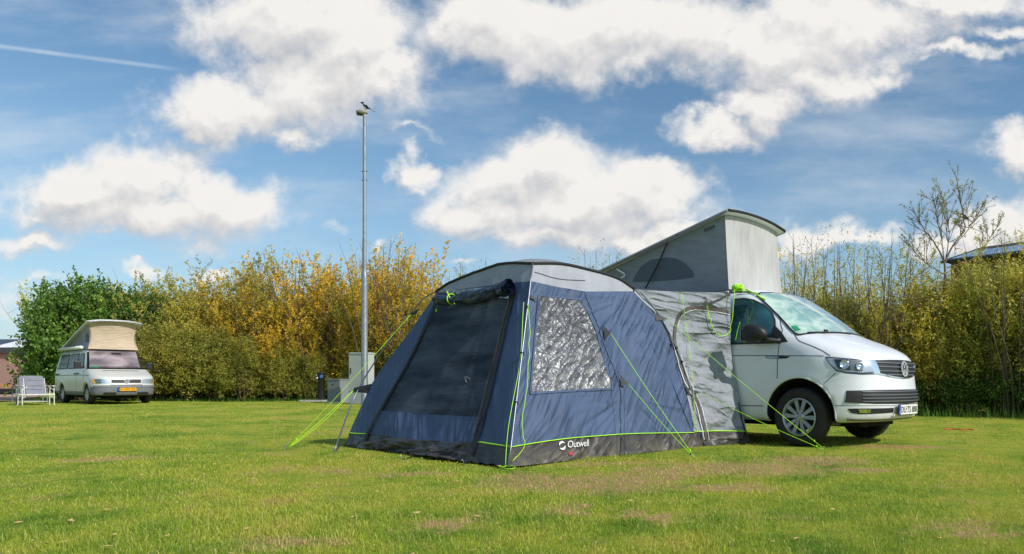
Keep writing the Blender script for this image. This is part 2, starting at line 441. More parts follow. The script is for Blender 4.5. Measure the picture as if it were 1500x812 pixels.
def ground_mat():
    m, nt, b, out = newmat('field')
    c, bare, P = grass_nodes(nt)
    n = nt.noise(P, 60, 5, .7); n2 = nt.noise(nt.mapping(P, (1, .5, 1)), 22, 5, .7)
    c = nt.mix(nt.smooth(n, .40, .68), nt.mix(.35, c, srgb(76, 88, 34)), c)
    c = nt.mix(nt.math('MULTIPLY', nt.smooth(n2, .5, .7), .4), c, srgb(92, 108, 40))
    soil = nt.ramp(nt.noise(P, 38, 5, .75), [(.3, srgb(128, 96, 64)), (.5, srgb(182, 146, 104)), (.7, srgb(216, 184, 142))])
    c = nt.mix(bare, c, soil)
    nt.set(b.inputs['Base Color'], c); b.inputs['Roughness'].default_value = .95; b.inputs['Specular IOR Level'].default_value = .1
    nt.set(b.inputs['Normal'], nt.new('ShaderNodeBump', Strength=.9, Distance=.03, Height=n))
    return m
def blade_mat():
    m, nt, b, out = newmat('grass_blades')
    c, bare, P = grass_nodes(nt)
    a = nt.new('ShaderNodeAttribute', {'attribute_name': 'tone'}).outputs['Fac']
    c = nt.mix(bare, c, nt.mix(.8, c, srgb(222, 190, 142)))
    c = nt.mix(nt.smooth(a, .0, .5, .25, 0), c, srgb(100, 126, 36))
    c = nt.mix(nt.smooth(a, .80, .95, 0, .8), c, srgb(206, 196, 128))
    nt.set(b.inputs['Base Color'], c); b.inputs['Roughness'].default_value = .55; b.inputs['Specular IOR Level'].default_value = .25
    tr = nt.new('ShaderNodeBsdfTranslucent', Color=nt.mix(.35, c, srgb(206, 208, 84)))
    mx = nt.new('ShaderNodeMixShader', _0=.35, _1=b.outputs[0], _2=tr.outputs[0]); nt.l.new(mx.outputs[0], out.inputs[0])
    return m
def gz(x, y):
    return 0.012 * np.sin(x * 1.3 + .5) * np.cos(y * .9) + .008 * np.sin(x * 3.1 + y * 2.2)
def make_ground():
    xs = np.concatenate([[-900, -300, -120, -60], np.linspace(-34, 20, 90), [30, 60, 120, 300, 900]])
    ys = np.concatenate([[-400, -60, -12], np.linspace(0, 36, 72), [50, 80, 140, 300, 1400]])
    X, Y = np.meshgrid(xs, ys)
    Z = np.where((np.abs(X) < 40) & (Y > -1) & (Y < 40), gz(X, Y), 0)
    V = np.stack([X.ravel(), Y.ravel(), Z.ravel()], 1)
    nx = len(xs); F = [(j * nx + i, j * nx + i + 1, (j + 1) * nx + i + 1, (j + 1) * nx + i) for j in range(len(ys) - 1) for i in range(nx - 1)]
    o = mesh('ground', V, F, ground_mat(), None, True); tag(o, kind='structure')
make_ground()
TCORN = [(-.02, -.02), (2.66, -.02), (3.5, .10), (3.5, 2.9), (2.66, 3.0), (-.02, 3.02)]
def in_tent(x, y):
    a = (x - TF.o[0]) * TF.M[0, 0] + (y - TF.o[1]) * TF.M[0, 1]
    c = (x - TF.o[0]) * TF.M[1, 0] + (y - TF.o[1]) * TF.M[1, 1]
    return (a > .03) & (a < 2.62) & (c > .03) & (c < 2.98)
def make_grass(name, n, z0, z1, hmin, hmax, seed, wmul=1.0, clump=None):
    g = np.random.default_rng(seed)
    # density ~ 1/Z^2 : Z log-uniform
    Z = z0 * (z1 / z0) ** g.random(n)
    X = Z * (g.random(n) * 1.62 - 1.0) + g.normal(0, .3, n)
    if clump is not None:
        X, Z = clump(X, Z, g)
    keep = ~in_tent(X, Z)
    bare = np.zeros(len(X))
    for (px, py, rx, ry) in BARE:
        q = gnd(px, py); d = np.sqrt(((X - q[0]) / rx) ** 2 + ((Z - q[1]) / (ry * 3.2)) ** 2)
        bare = np.maximum(bare, np.clip((1.15 - d) / .6, 0, 1))
    keep &= g.random(len(X)) > bare * .70
    X, Z = X[keep], Z[keep]; n = len(X)
    patch = .5 + .5 * np.sin(X * 1.7 + 2 * np.sin(Z * 1.1)) * np.cos(Z * 1.9 + 1.5 * np.sin(X * .8))
    fine = .5 + .5 * np.sin(X * 7 + 3 * np.sin(Z * 5)) * np.cos(Z * 8.5)
    hgt = (hmin + (hmax - hmin) * (g.random(n) ** 1.6)) * (.55 + .5 * patch + .35 * fine) 
    wid = np.maximum(.0032, Z / 1090 * .95) * (.7 + .6 * g.random(n)) * wmul
    th = g.random(n) * 6.283; lean = g.random(n) * .9 + .15; la = g.random(n) * 6.283
    dx, dy = np.cos(th) * wid / 2, np.sin(th) * wid / 2
    z = gz(X, Z) - .003
    A = np.stack([X - dx, Z - dy, z], 1); Bq = np.stack([X + dx, Z + dy, z], 1)
    mx, my = X + np.cos(la) * hgt * lean * .35, Z + np.sin(la) * hgt * lean * .35
    Tm = np.stack([X + np.cos(la) * hgt * lean, Z + np.sin(la) * hgt * lean, z + hgt * (1.05 - .45 * lean)], 1)
    C1 = np.stack([mx + dx * .8, my + dy * .8, z + hgt * .6], 1); C0 = np.stack([mx - dx * .8, my - dy * .8, z + hgt * .6], 1)
    near = Z < 7.5
    V4 = np.stack([q[near] for q in (A, Bq, C1, A, C1, C0, C0, C1, Tm)], 1).reshape(-1, 3)
    V3 = np.stack([A[~near], Bq[~near], Tm[~near]], 1).reshape(-1, 3)
    n5, n3 = near.sum() * 3, (~near).sum()
    me = bpy.data.meshes.new(name)
    V = np.concatenate([V4, V3]).astype(np.float32)
    me.vertices.add(len(V)); me.vertices.foreach_set('co', V.ravel())
    me.loops.add(len(V)); me.loops.foreach_set('vertex_index', np.arange(len(V), dtype=np.int32))
    me.polygons.add(int(n5 + n3))
    me.polygons.foreach_set('loop_start', (np.arange(n5 + n3) * 3).astype(np.int32))
    me.update(calc_edges=True)
    t = g.random(n); t = np.concatenate([np.repeat(t[near], 9), np.repeat(t[~near], 3)]).astype(np.float32)
    at_ = me.attributes.new('tone', 'FLOAT', 'POINT'); at_.data.foreach_set('value', t)
    o = link(name, me, M['blade']); tag(o, 'short green lawn grass with worn straw coloured patches around the blue tent', 'grass', kind='stuff')
    return o
M['blade'] = blade_mat()
make_grass('grass', 360000, 2.7, 27, .012, .036, 11)
make_grass('near_tufts', 16000, 2.6, 4.2, .03, .062, 12)
bpy.data.objects['near_tufts']['label'] = 'slightly longer grass blades closest to the camera'
def fallen():
    g = np.random.default_rng(9); n = 260
    Z = 3 * (24 / 3) ** g.random(n); X = Z * (g.random(n) * 1.5 - .95)
    k = ~in_tent(X, Z); X, Z = X[k], Z[k]; n = len(X); s = .012 + .016 * g.random(n); th = g.random(n) * 6.28
    z = gz(X, Z) + .014 + .012 * g.random(n); V = []
    for a_, l_ in ((0, 1), (1.57, .45), (3.14, 1), (4.71, .45)):
        V.append(np.stack([X + np.cos(th + a_) * s * l_, Z + np.sin(th + a_) * s * l_, z + g.random(n) * .008], 1))
    me = fast_mesh('fallen_leaves', np.stack(V, 1).reshape(-1, 3), 4); me.materials.append(simple('dead_leaf', (206, 172, 116), .8, var=.25, vscale=3))
    tag(link('fallen_leaves', me), 'small dry leaves scattered thinly over the lawn', 'leaves', kind='stuff')
fallen()

# ------------------------------------------------------------------ tent
KR, KF = .267, .36          # lean of the right side wall and of the front wall, per metre of height
pR = ((0, 1, -KR), 0.0)     # right wall plane  y = KR*z
pF = ((1, 0, -KF), 0.0)     # front wall plane  x = KF*z
def resample(pts, n):
    pts = np.array(pts, float)
    if len(pts) == 1: return np.repeat(pts, n, 0)
    d = np.concatenate([[0], np.cumsum(np.linalg.norm(np.diff(pts, axis=0), axis=1))]); t = np.linspace(0, d[-1], n)
    return np.stack([np.interp(t, d, pts[:, k]) for k in range(pts.shape[1])], 1)
def smooth_curve(pts, n):
    """Catmull-Rom through the points, then resampled evenly"""
    p = np.array(pts, float)
    if len(p) < 3: return resample(p, n)
    q = np.vstack([2 * p[0] - p[1], p, 2 * p[-1] - p[-2]]); out = []
    for i in range(1, len(q) - 2):
        for t in np.linspace(0, 1, 12, endpoint=False):
            out.append(.5 * ((2 * q[i]) + (-q[i-1] + q[i+1]) * t + (2*q[i-1] - 5*q[i] + 4*q[i+1] - q[i+2]) * t*t + (-q[i-1] + 3*q[i] - 3*q[i+1] + q[i+2]) * t**3))
    out.append(q[-2]); return resample(out, n)
def coons(bot, top, lef, rig, nu, nv):
    b, t, l, r = resample(bot, nu), resample(top, nu), resample(lef, nv), resample(rig, nv)
    u = np.linspace(0, 1, nu)[None, :, None]; v = np.linspace(0, 1, nv)[:, None, None]
    C = (1 - v) * b[None] + v * t[None] + (1 - u) * l[:, None] + u * r[:, None] \
        - ((1 - u) * (1 - v) * b[0] + u * (1 - v) * b[-1] + (1 - u) * v * t[0] + u * v * t[-1])
    return C
def gridf(nu, nv): return [(j*nu+i, j*nu+i+1, (j+1)*nu+i+1, (j+1)*nu+i) for j in range(nv-1) for i in range(nu-1)]
def fold(a, h, k):
    """soft sag and tension folds of a cloth wall, metres along the wall and up"""
    s = .012 * np.sin(2.1 * a + 1.3 * h + k) + .006 * np.sin(5.3 * a - 3.9 * h + 2 * k)
    r = np.sin(17 * a - 9.5 * h + 2.5 * np.sin(2.2 * h + a * 1.3) + k)
    s = s + .002 * np.maximum(0, r) ** 3 * (np.clip(1.25 - h, 0.15, 1)) * (.5 + .5 * np.sin(1.9 * a + k))
    if k == 0:
        from mathutils import noise as mn
        out = np.zeros(len(a))
        for (a0, h0, wl, ks, rm) in ((1.66, .60, -1, 5.0, 1.15), (2.0, 1.70, -1, 4.0, 1.3), (.05, .02, 1, 4.5, .8)):
            da, dh = a - a0, h - h0; r = np.hypot(da, dh); th = np.arctan2(dh, da)
            A = np.clip((r - .04) / .25, 0, 1) * np.clip((rm - r) / .6, 0, 1) * (np.clip((.10 - dh) / .2, 0, 1) if wl < 0 else 1)
            for i in np.nonzero(A > 0)[0]:
                q = mn.noise(Vector((th[i] * ks, r[i] * .55, a0 * 5)))
                out[i] += A[i] * (.036 * max(0, .42 - abs(q) * 2.2) + .007 * mn.noise(Vector((th[i] * ks * 2.7, r[i] * 1.1, 4 + a0))))
        s = s + out
    else:
        s = s + .006 * np.maximum(0, np.sin(15 * a + 3 * h + 2 * np.sin(2 * h))) ** 3
    return s
nR = np.array([0, -1, KR]); nR = nR / np.linalg.norm(nR)
nF = np.array([-1, 0, KF]); nF = nF / np.linalg.norm(nF)
def wall_pts(px, which, off=0.0, amp=1.0):
    px = np.asarray(px, float); sh = px.shape[:-1]; q = px.reshape(-1, 2)
    pl = pR if which == 'R' else pF; n = nR if which == 'R' else nF
    P = np.array([TF.plane(a, b, *pl) for a, b in q])
    u = P[:, 0] if which == 'R' else P[:, 1]
    f = fold(u, P[:, 2], 0 if which == 'R' else 2.0) * amp
    # no folds where the wall is held: near poles and ground
    hold = np.clip(P[:, 2] / .25, 0, 1) * np.clip((u - KF * P[:, 2] if which == 'R' else u - KR * P[:, 2]) / .25, 0, 1)
    f = f * hold
    Q = P + n * (f + off)[:, None]
    Q[:, 2] = np.maximum(Q[:, 2], .004)
    return Q.reshape(*sh, 3), np.stack([u, P[:, 2]], 1).reshape(*sh, 2)
def wall_panel(name, which, bot, top, lef, rig, mat, parent, nu=50, nv=50, off=0.0, amp=1.0):
    C = coons(bot, top, lef, rig, nu, nv)
    P, uv = wall_pts(C, which, off, amp)
    return mesh(name, P.reshape(-1, 3), gridf(nu, nv), mat, parent, True, uv=uv.reshape(-1, 2))
def ribbon(pts3, normals, w, mb):
    pts3 = np.asarray(pts3); V = []
    for i in range(len(pts3)):
        d = pts3[min(i + 1, len(pts3) - 1)] - pts3[max(i - 1, 0)]; d = d / (np.linalg.norm(d) + 1e-9)
        s = np.cross(d, normals[i]); s /= np.linalg.norm(s) + 1e-9
        ww = w[i] if hasattr(w, '__len__') else w
        V += [pts3[i] - s * ww / 2, pts3[i] + s * ww / 2]
    mb.add(V, [(2*i, 2*i+1, 2*i+3, 2*i+2) for i in range(len(pts3) - 1)])
def wall_ribbon(name, which, px, w, mat, parent, off=.006, n=40):
    C = smooth_curve(px, n); P, uv = wall_pts(C, which, off)
    nn = nR if which == 'R' else nF
    mb = MB(); ribbon(P, [nn] * n, w, mb)
    return mesh(name, mb.V, mb.F, mat, parent, True, uv=[(v[0] + v[1], v[2]) for v in mb.V])
def wall_tube(name, which, px, r, mat, parent, off=.01, n=40):
    C = smooth_curve(px, n); P, uv = wall_pts(C, which, off)
    mb = MB(); mb.tube(P, r, 6); return mb.build(name, mat, parent, True)

tent = empty('tunnel_tent', TF.o, TF.a, 'dark blue and grey tent pitched against the white camper van, door rolled up', 'tent')
# corner line shared by the two walls, photo pixels
def corner(h): return TF.px((KF * h, KR * h, h))
cg = corner(0.0); hN = 1.905; cN = corner(hN)
def corner_h(y):
    lo, hi = 0, 2.2
    for _ in range(40):
        mid = (lo + hi) / 2
        if corner(mid)[1] > y: lo = mid
        else: hi = mid
    return corner(lo)
cS, cB = corner_h(655), corner_h(412)          # top of the skirt, foot of the grey eave
g2 = TF.px((2.66, 0, 0)); g3 = TF.px((0, 3.0, 0))
R_seam = [cN, (825, 386), (867, 396), (904, 408), (928, 423)]
R_eave = [cB, (858, 427), (927, 427)]
R_edge = [(1016, 634), (1013, 611), (996, 540), (971, 477), (927, 427)]
R_skt = [cS, (800, 647), (846, 641.5), (929, 635.6), (1016, 634)]
R_gl = [TF.px((a, 0, 0)) for a in (0.0, .6, 1.2, 1.8, 2.3, 2.64)]
tent_R = [
 wall_panel('side_wall', 'R', R_skt, R_eave, [cS, cB], R_edge, M['tent_blue'], tent, 190, 130),
 wall_panel('side_eave', 'R', R_eave, R_seam, [cB, cN], [(927, 427), (928, 423)], M['tent_grey'], tent, 60, 16),
 wall_panel('side_skirt', 'R', R_gl, R_skt, [R_gl[0], cS], [R_gl[-1], (1016, 634)], M['skirt'], tent, 90, 14),
]
bvh_parts = {}
def bvh_of(objs):
    V = []; F = []
    for o in objs:
        n = len(V); V += [tuple(v.co) for v in o.data.vertices]; F += [tuple(i + n for i in p.vertices) for p in o.data.polygons]
    return BVHTree.FromPolygons(V, F)
# window of crinkled film with its hem
W = [(789, 432), (852, 439), (898.5, 569.5), (775.7, 577)]
win = wall_panel('window', 'R', [W[3], W[2]], [W[0], W[1]], [W[3], W[0]], [W[2], (872, 489), W[1]], M['foil'], tent, 40, 40, off=.007)
for seg in ([W[0], W[1]], [W[1], (874, 489), W[2]], [W[2], W[3]], [W[3], W[0]]):
    wall_ribbon('window_hem', 'R', seg, .022, M['tent_blue'], win, off=.010, n=14)
# sewn seams
wall_ribbon('seam', 'R', [(856, 428), (882, 494), (908, 561), (909, 598), (909, 636)], .012, M['tent_blue'], tent, off=.009)
wall_ribbon('seam', 'R', [(898.5, 569), (908, 561)], .01, M['tent_blue'], tent, off=.009, n=6)
wall_ribbon('eave_slot', 'R', [(783, 399), (820, 408), (858, 411)], .006, M['black_trim'], tent, off=.006, n=20)
wall_tube('piping', 'R', R_skt, .0045, M['neon'], tent, off=.010, n=80)
# edge tape of the side wall arch
wall_ribbon('edge_tape', 'R', [(x + 2, y) for x, y in R_edge], .035, M['tent_grey'], tent, off=.004)

# front wall ---------------------------------------------------------------
Lf = [(513, 635), (542, 566), (601, 486), (641, 429)]
DL = [(539, 636), (593, 541), (645, 446)]              # left zip of the door
DR = [(699, 637), (722, 540), (749, 428)]              # right zip
eF = [(641, 429), (700, 421), (755, 414), cB]
F_seam = [(641, 428), (668, 412), (700, 399), (741, 387), cN]
def lerp(p, q, t): return (p[0] + (q[0] - p[0]) * t, p[1] + (q[1] - p[1]) * t)
topL, topR = (645, 428.5), (752, 414.5)
wall_panel('front_wall', 'F', [(513, 635), (539, 636)], [(641, 429), topL], Lf, DL + [topL], M['tent_front'], tent, 16, 60)
wall_panel('front_wall', 'F', [(699, 648), cS], [topR, cB], [(699, 648), (699, 637), (722, 540), (749, 428), topR], [cS, cB], M['tent_front'], tent, 30, 60)
mb_t = [(566, 606), (610, 606), (660, 608), (706, 611)]
def on(poly, y):
    for a, b in zip(poly[:-1], poly[1:]):
        if min(a[1], b[1]) <= y <= max(a[1], b[1]): return lerp(a, b, (y - a[1]) / (b[1] - a[1]))
    return poly[-1]
mA, mB = on(DL, 603), on(DR, 611)
wall_panel('mesh_door', 'F', [mA, (610, 605), (660, 608), mB], [topL, topR], [mA, (593, 541), (645, 446), topL], [mB, (722, 540), (749, 428), topR], M['mesh'], tent, 50, 60)
wall_panel('door_hem', 'F', [(539, 636), (580, 641), (620, 644), (660, 648), (699, 648)], [mA, (610, 605), (660, 608), mB], [(539, 636), mA], [(699, 648), (699, 637), mB], M['tent_front'], tent, 60, 20, amp=1.6)
wall_panel('front_eave', 'F', eF, F_seam, [(641, 429), (641, 428)], [cB, cN], M['tent_grey'], tent, 50, 16)
# the black skirt in front hangs out in loose folds
def loose_skirt(name, bot, top, mat, seed, amp):
    C = coons(bot, top, [bot[0], top[0]], [bot[-1], top[-1]], 90, 22)
    P, uv = wall_pts(C, 'F'); g = np.random.default_rng(seed)
    v = np.linspace(0, 1, 22)[:, None]; u = uv[..., 0]
    from mathutils import noise as mn
    f = np.array([[amp * (1 - vv) ** .6 * (.7 + 1.5 * mn.fractal(Vector((uu * 2.6 + .8 * vv, vv * 1.5 - uu * .7, seed * 7.3)), 1.0, 2.0, 4)
        - .9 * abs(mn.noise(Vector((uu * 3.5 - vv, vv * 2.6, seed + 3.1))))) for uu in u[0]] for vv in v[:, 0]])
    f *= np.clip(v * 0 + np.minimum(np.linspace(0, 1, 90), np.linspace(1, 0, 90))[None] * 8, 0, 1) * .9 + .1
    P = P + nF * f[..., None]; P[..., 2] = np.maximum(P[..., 2], .006 + .01 * np.sin(20 * u) ** 2)
    return mesh(name, P.reshape(-1, 3), gridf(90, 22), mat, tent, True, uv=uv.reshape(-1, 2))
G = lambda c: TF.px((0, c, 0))
loose_skirt('front_skirt', [G(2.97), G(2.7)], [(513, 635), (539, 636)], M['skirt_front'], 1, .02)
loose_skirt('front_skirt', [G(2.72), G(2.2), G(1.5), G(.9), G(.55)], [(537, 636), (580, 641), (620, 644), (660, 648), (700, 648)], M['skirt_front'], 2, .075)
loose_skirt('front_skirt', [G(.56), G(.3), G(0)], [(699, 648), (722, 652), cS], M['skirt_front'], 3, .012)
wall_ribbon('door_edge', 'F', [(643, 440), (596, 541), (541, 636), (533, 655)], .055, M['door_band'], tent, off=.014)
wall_ribbon('door_edge', 'F', [(752, 430), (724, 540), (700, 637), (690, 668)], .085, M['door_band'], tent, off=.014)
wall_tube('zip', 'F', [(643, 452), (595, 544), (545, 636)], .004, M['black_trim'], tent, off=.02)
wall_tube('zip', 'F', [(747, 440), (719, 542), (695, 640)], .004, M['black_trim'], tent, off=.02)
wall_tube('piping', 'F', [(513, 635), (525, 636), (538, 636)], .006, M['neon'], tent, off=.012, n=10)
wall_tube('piping', 'F', [(702, 648), (722, 651), cS], .006, M['neon'], tent, off=.014, n=10)
for px in ((738, 447), (711, 547)):
    pass
# coloured toggles and a hook on the mesh
for seg in ([(644, 455), (643, 459)], [(664, 432), (668, 441)], [(737, 434), (741, 437)]):
    wall_tube('toggle', 'F', seg, .008, M['neon'], tent, off=.07 if seg[0][1] < 440 else .02, n=4)
wall_tube('toggle_loop', 'F', [(688, 555), (682, 552), (683, 560)], .004, M['steel'], tent, off=.008, n=12)

# rolled-up door --------------------------------------------------------------
def roll_door():
    c0 = TF.plane(645, 443, *pF) + nF * .06; c1 = TF.plane(756, 427, *pF) + nF * .10
    n = 46; V = []; F = []; uv = []; K = 30
    for i in range(n):
        t = i / (n - 1); c = c0 * (1 - t) + c1 * t
        c = c + np.array([0, 0, -.035 * math.sin(math.pi * t) + .006 * math.sin(19 * t)])
        r = .042 + .030 * t + .007 * math.sin(13 * t + 1) - .016 * math.exp(-((t - .24) / .03) ** 2) - .012 * math.exp(-((t - .88) / .025) ** 2)
        d = (c1 - c0) / np.linalg.norm(c1 - c0); a = np.cross(d, [0, 0, 1]); a /= np.linalg.norm(a); b = np.cross(a, d)
        for k in range(K):
            th = 2 * math.pi * k / K
            rr = r * (1 + .09 * math.sin(3 * th + 9 * t) + .06 * math.sin(5 * th - 22 * t))
            V.append(c + rr * (math.cos(th) * a + math.sin(th) * b)); uv.append((t * 2.2, k / K * .5))
    for i in range(n - 1):
        for k in range(K): F.append((i*K+k, i*K+(k+1) % K, (i+1)*K+(k+1) % K, (i+1)*K+k))
    F.append(tuple(range(K - 1, -1, -1)))
    o = mesh('rolled_door', V, F, M['roll'], tent, True, uv=uv)
    # spiral of cloth at the open end
    d = (c1 - c0) / np.linalg.norm(c1 - c0); a = np.cross(d, [0, 0, 1]); a /= np.linalg.norm(a); b = np.cross(a, d)
    V = []; F = []; uv = []
    m = 90
    for i in range(m):
        t = i / (m - 1); th = t * 2 * math.pi * 3.2; r = .012 + .060 * t
        for s_, e in ((0, 0), (1, .035 + .008 * math.sin(th * 1.3))):
            V.append(c1 + r * (math.cos(th) * a + math.sin(th) * b) + d * (e - .008)); uv.append((t * 3, s_ * .04))
    for i in range(m - 1): F.append((2*i, 2*i+1, 2*i+3, 2*i+2))
    mesh('roll_end', V, F, M['roll'], o, True, uv=uv)
    for t in (.24, .88):
        c = c0 * (1 - t) + c1 * t; ring = MB()
        pts = [c + (.052 + .016 * t) * (math.cos(x) * a + math.sin(x) * b) + np.array([0, 0, -.03 * math.sin(math.pi * t)]) for x in np.linspace(0, 2 * math.pi, 20)]
        ring.tube(pts, .005, 5); ring.build('tie', M['neon'] if t < .5 else M['black_trim'], o)
roll_door()

# hidden sides and roof -----------------------------------------------------
N1 = TF.plane(*cN, *pR); N2 = TF.plane(928, 423, *pR); N3 = TF.plane(641, 428, *pF)
N4 = np.array([N2[0], N3[1], 1.76])
def free_panel(name, bot, top, mat, nu=24, nv=24, bulge=0, nrm=(0, 0, 1), par=None):
    b, t = resample(bot, nu), resample(top, nu); v = np.linspace(0, 1, nv)[:, None, None]
    P = (1 - v) * b[None] + v * t[None]
    if bulge:
        u = np.linspace(0, 1, nu)[None, :]; P = P + np.array(nrm)[None, None] * (bulge * np.sin(np.pi * u) * np.sin(np.pi * v[..., 0]))[..., None]
    uv = np.stack(np.meshgrid(np.linspace(0, 2.6, nu), np.linspace(0, 2, nv)), -1).reshape(-1, 2)
    return mesh(name, P.reshape(-1, 3), gridf(nu, nv), mat, par or tent, True, uv=uv)
free_panel('far_wall', [(0, 3.0, .02), (2.66, 3.0, .02)], [N3, N4], M['tent_blue'], bulge=.05, nrm=(0, 1, .2))
free_panel('rear_wall', [(2.66, 3.0, .02), (2.66, 0.0, .02)], [N4, N2], M['tent_front'], bulge=.05, nrm=(1, 0, .2))
seamR, _ = wall_pts(resample(R_seam, 24), 'R'); seamF, _ = wall_pts(resample(F_seam[::-1], 24), 'F')
# roof as a coons patch over the four ridge curves (front seam, side seam, their opposite numbers)
e1 = seamR; e2 = np.array(seamF)
far = resample([N3, (N3 * .5 + N4 * .5) + [0, 0, .12], N4], 24); rear = resample([N2, (N2 * .5 + N4 * .5) + [0, 0, .12], N4], 24)
u = np.linspace(0, 1, 24)[None, :, None]; v = np.linspace(0, 1, 24)[:, None, None]
Cp = (1 - v) * e1[None] + v * far[None] + (1 - u) * e2[:, None] + u * rear[:, None] - ((1-u)*(1-v)*e1[0] + u*(1-v)*e1[-1] + (1-u)*v*far[0] + u*v*far[-1])
Cp[..., 2] += (.10 * np.sin(np.pi * u[..., 0]) * np.sin(np.pi * v[..., 0]))
mesh('roof', Cp.reshape(-1, 3), gridf(24, 24), M['roof_fabric'], tent, True, uv=(Cp[..., :2]).reshape(-1, 2))
mesh('groundsheet', [(.02, .02, .006), (2.64, .02, .006), (2.64, 2.98, .006), (.02, 2.98, .006)], [(0, 1, 2, 3)], M['groundsheet'], tent)
# inner half wall seen through the mesh
#free_panel('inner_curtain', [(1.9, .35, .02), (1.9, 2.7, .02)], [(1.8, .6, 1.0), (1.8, 2.4, 1.0)], M['tent_front'], bulge=.08, nrm=(1, 0, 0))

# ridge sleeves and poles -----------------------------------------------------
wall_tube('pole_sleeve', 'R', R_seam, .015, M['black_trim'], tent, off=.006)
wall_tube('pole_sleeve', 'F', F_seam, .015, M['black_trim'], tent, off=.006)
def pole(pts, r=.008, name='pole', mat='pole'):
    mb = MB(); mb.tube(pts, r, 8); return mb.build(name, M[mat], tent, True)
ctr = [np.array((KF * h, KR * h, h)) + np.array((-.02, -.02, 0)) for h in np.linspace(0.0, hN, 12)]
ctr[0] = np.array((-.035, -.03, 0.0)); ctr[1][0] -= .0
pole(ctr)
PL = TF.loc(gnd(489, 662))
pts = [PL] + [TF.plane(x, y, *pF) + nF * o for x, y, o in ((531, 577, .07), (573, 508, .06), (606, 463, .05), (628, 437, .04), (641, 428, .01))]
pole(smooth_curve(pts, 24))
PR = [(929.4, 423), (961, 460.5), (988, 511), (1007, 565), (1020, 610), (1029, 654)]
prp = [TF.plane(x, y, *pR) + nR * .03 for x, y in PR]
pole(smooth_curve(prp, 24))
# black webbing: pole clips, storm tabs, peg straps
def tab(pts, name='storm_tab', mat='black_trim', th=.006):
    pts = [np.array(p) for p in pts]; n = np.cross(pts[1] - pts[0], pts[2] - pts[0]); n /= np.linalg.norm(n)
    k = len(pts); V = [p + n * th / 2 for p in pts] + [p - n * th / 2 for p in pts]
    F = [tuple(range(k)), tuple(range(2 * k - 1, k - 1, -1))] + [(i, (i + 1) % k, k + (i + 1) % k, k + i) for i in range(k)]
    return mesh(name, V, F, M[mat], tent)
def PRp(x, y, o=.012): return TF.plane(x, y, *pR) + nR * o
def PFp(x, y, o=.012): return TF.plane(x, y, *pF) + nF * o
tab([PRp(883, 478), PRp(885, 498), PRp(889.5, 490, .05)])
tab([PRp(907, 549), PRp(909, 566), PRp(915.5, 564, .05)])
tab([PRp(956, 458), PRp(960, 471), PRp(973, 470, .06)])
tab([PRp(1002, 567), PRp(1007, 579), PRp(1021, 577, .06)])
tab([PRp(775, 432), PRp(776, 438), PRp(787, 442, .03)])
tab([PFp(545, 563), PFp(540, 577), PFp(526, 577, .09), PFp(530, 572, .09)])
tab([PFp(617, 452), PFp(610, 462), PFp(606, 464, .07)])
for x, y in ((988, 511), (981, 506), (996, 531)):
    p = PRp(x, y, .03); mb = MB(); mb.box(p - .012, p + .012); mb.build('pole_clip', M['black_trim'], tent)
for h in (.55, 1.0, 1.45):
    p = np.array((KF * h - .012, KR * h - .012, h)); mb = MB(); mb.box(p - np.array([.014, .014, .018]), p + np.array([.014, .014, .018])); mb.build('pole_clip', M['black_trim'], tent)
def strap(a, b, w=.018, name='peg_strap'):
    a, b = np.array(a), np.array(b); d = b - a; d /= np.linalg.norm(d); s = np.cross(d, [0, 0, 1]); s /= np.linalg.norm(s)
    mb = MB(); mb.add([a - s * w / 2, a + s * w / 2, b + s * w / 3, b - s * w / 3, a - s * w / 2 - [0, 0, .004], a + s * w / 2 - [0, 0, .004], b + s * w / 3 - [0, 0, .004], b - s * w / 3 - [0, 0, .004]],
        [(0, 1, 2, 3), (7, 6, 5, 4), (0, 4, 5, 1), (1, 5, 6, 2), (2, 6, 7, 3), (3, 7, 4, 0)])
    return mb.build(name, M['black_trim'], tent)
def peg(p, name='peg', par=None):
    p = np.array(p, float); mb = MB(); mb.tube([p + (.0, 0, -.05), p + (-.01, .01, .03), p + (-.02, .01, .045), p + (-.035, .015, .035)], .004, 6)
    return mb.build(name, M['steel'], par or tent, True)
for (x0, y0, x1, y1) in ((909, 640, 921, 669), (502.6, 649, 492, 662), (610, 668, 590, 675), (693, 655, 681, 681)):
    e = TF.loc(gnd(x1, y1)); s_ = PRp(x0, y0) if x0 > 800 else PFp(x0, y0)
    strap(s_, e + [0, 0, .01]); peg(e)

# printing on the skirt: emblem and name, and the small red label -----------
def skirt_text(body, px, py, size, mat, name, parent, slant=.12):
    cu = bpy.data.curves.new(name, 'FONT'); cu.body = body; cu.size = size; cu.resolution_u = 3; cu.offset = 0
    cu.space_character = .92
    t = bpy.data.objects.new(name, cu); col.objects.link(t)
    dg = bpy.context.evaluated_depsgraph_get(); me = bpy.data.meshes.new_from_object(t.evaluated_get(dg))
    bpy.data.objects.remove(t)
    o0 = TF.plane(px, py, *pR)
    for v in me.vertices:
        x, y = v.co.x + slant * v.co.y, v.co.y
        p = o0 + np.array([1, 0, 0]) * x + np.array([0, KR, 1]) / math.hypot(1, KR) * y
        f = fold(np.array([p[0]]), np.array([p[2]]), 0)[0] * np.clip(p[2] / .25, 0, 1) * np.clip((p[0] - KF * p[2]) / .25, 0, 1)
        v.co = p + nR * (f + .014)
    me.update(); return link(name, me, M[mat], parent)
skirt_text('Outwell', 829, 656.8, .094, 'white_print', 'name_print', tent, .22)
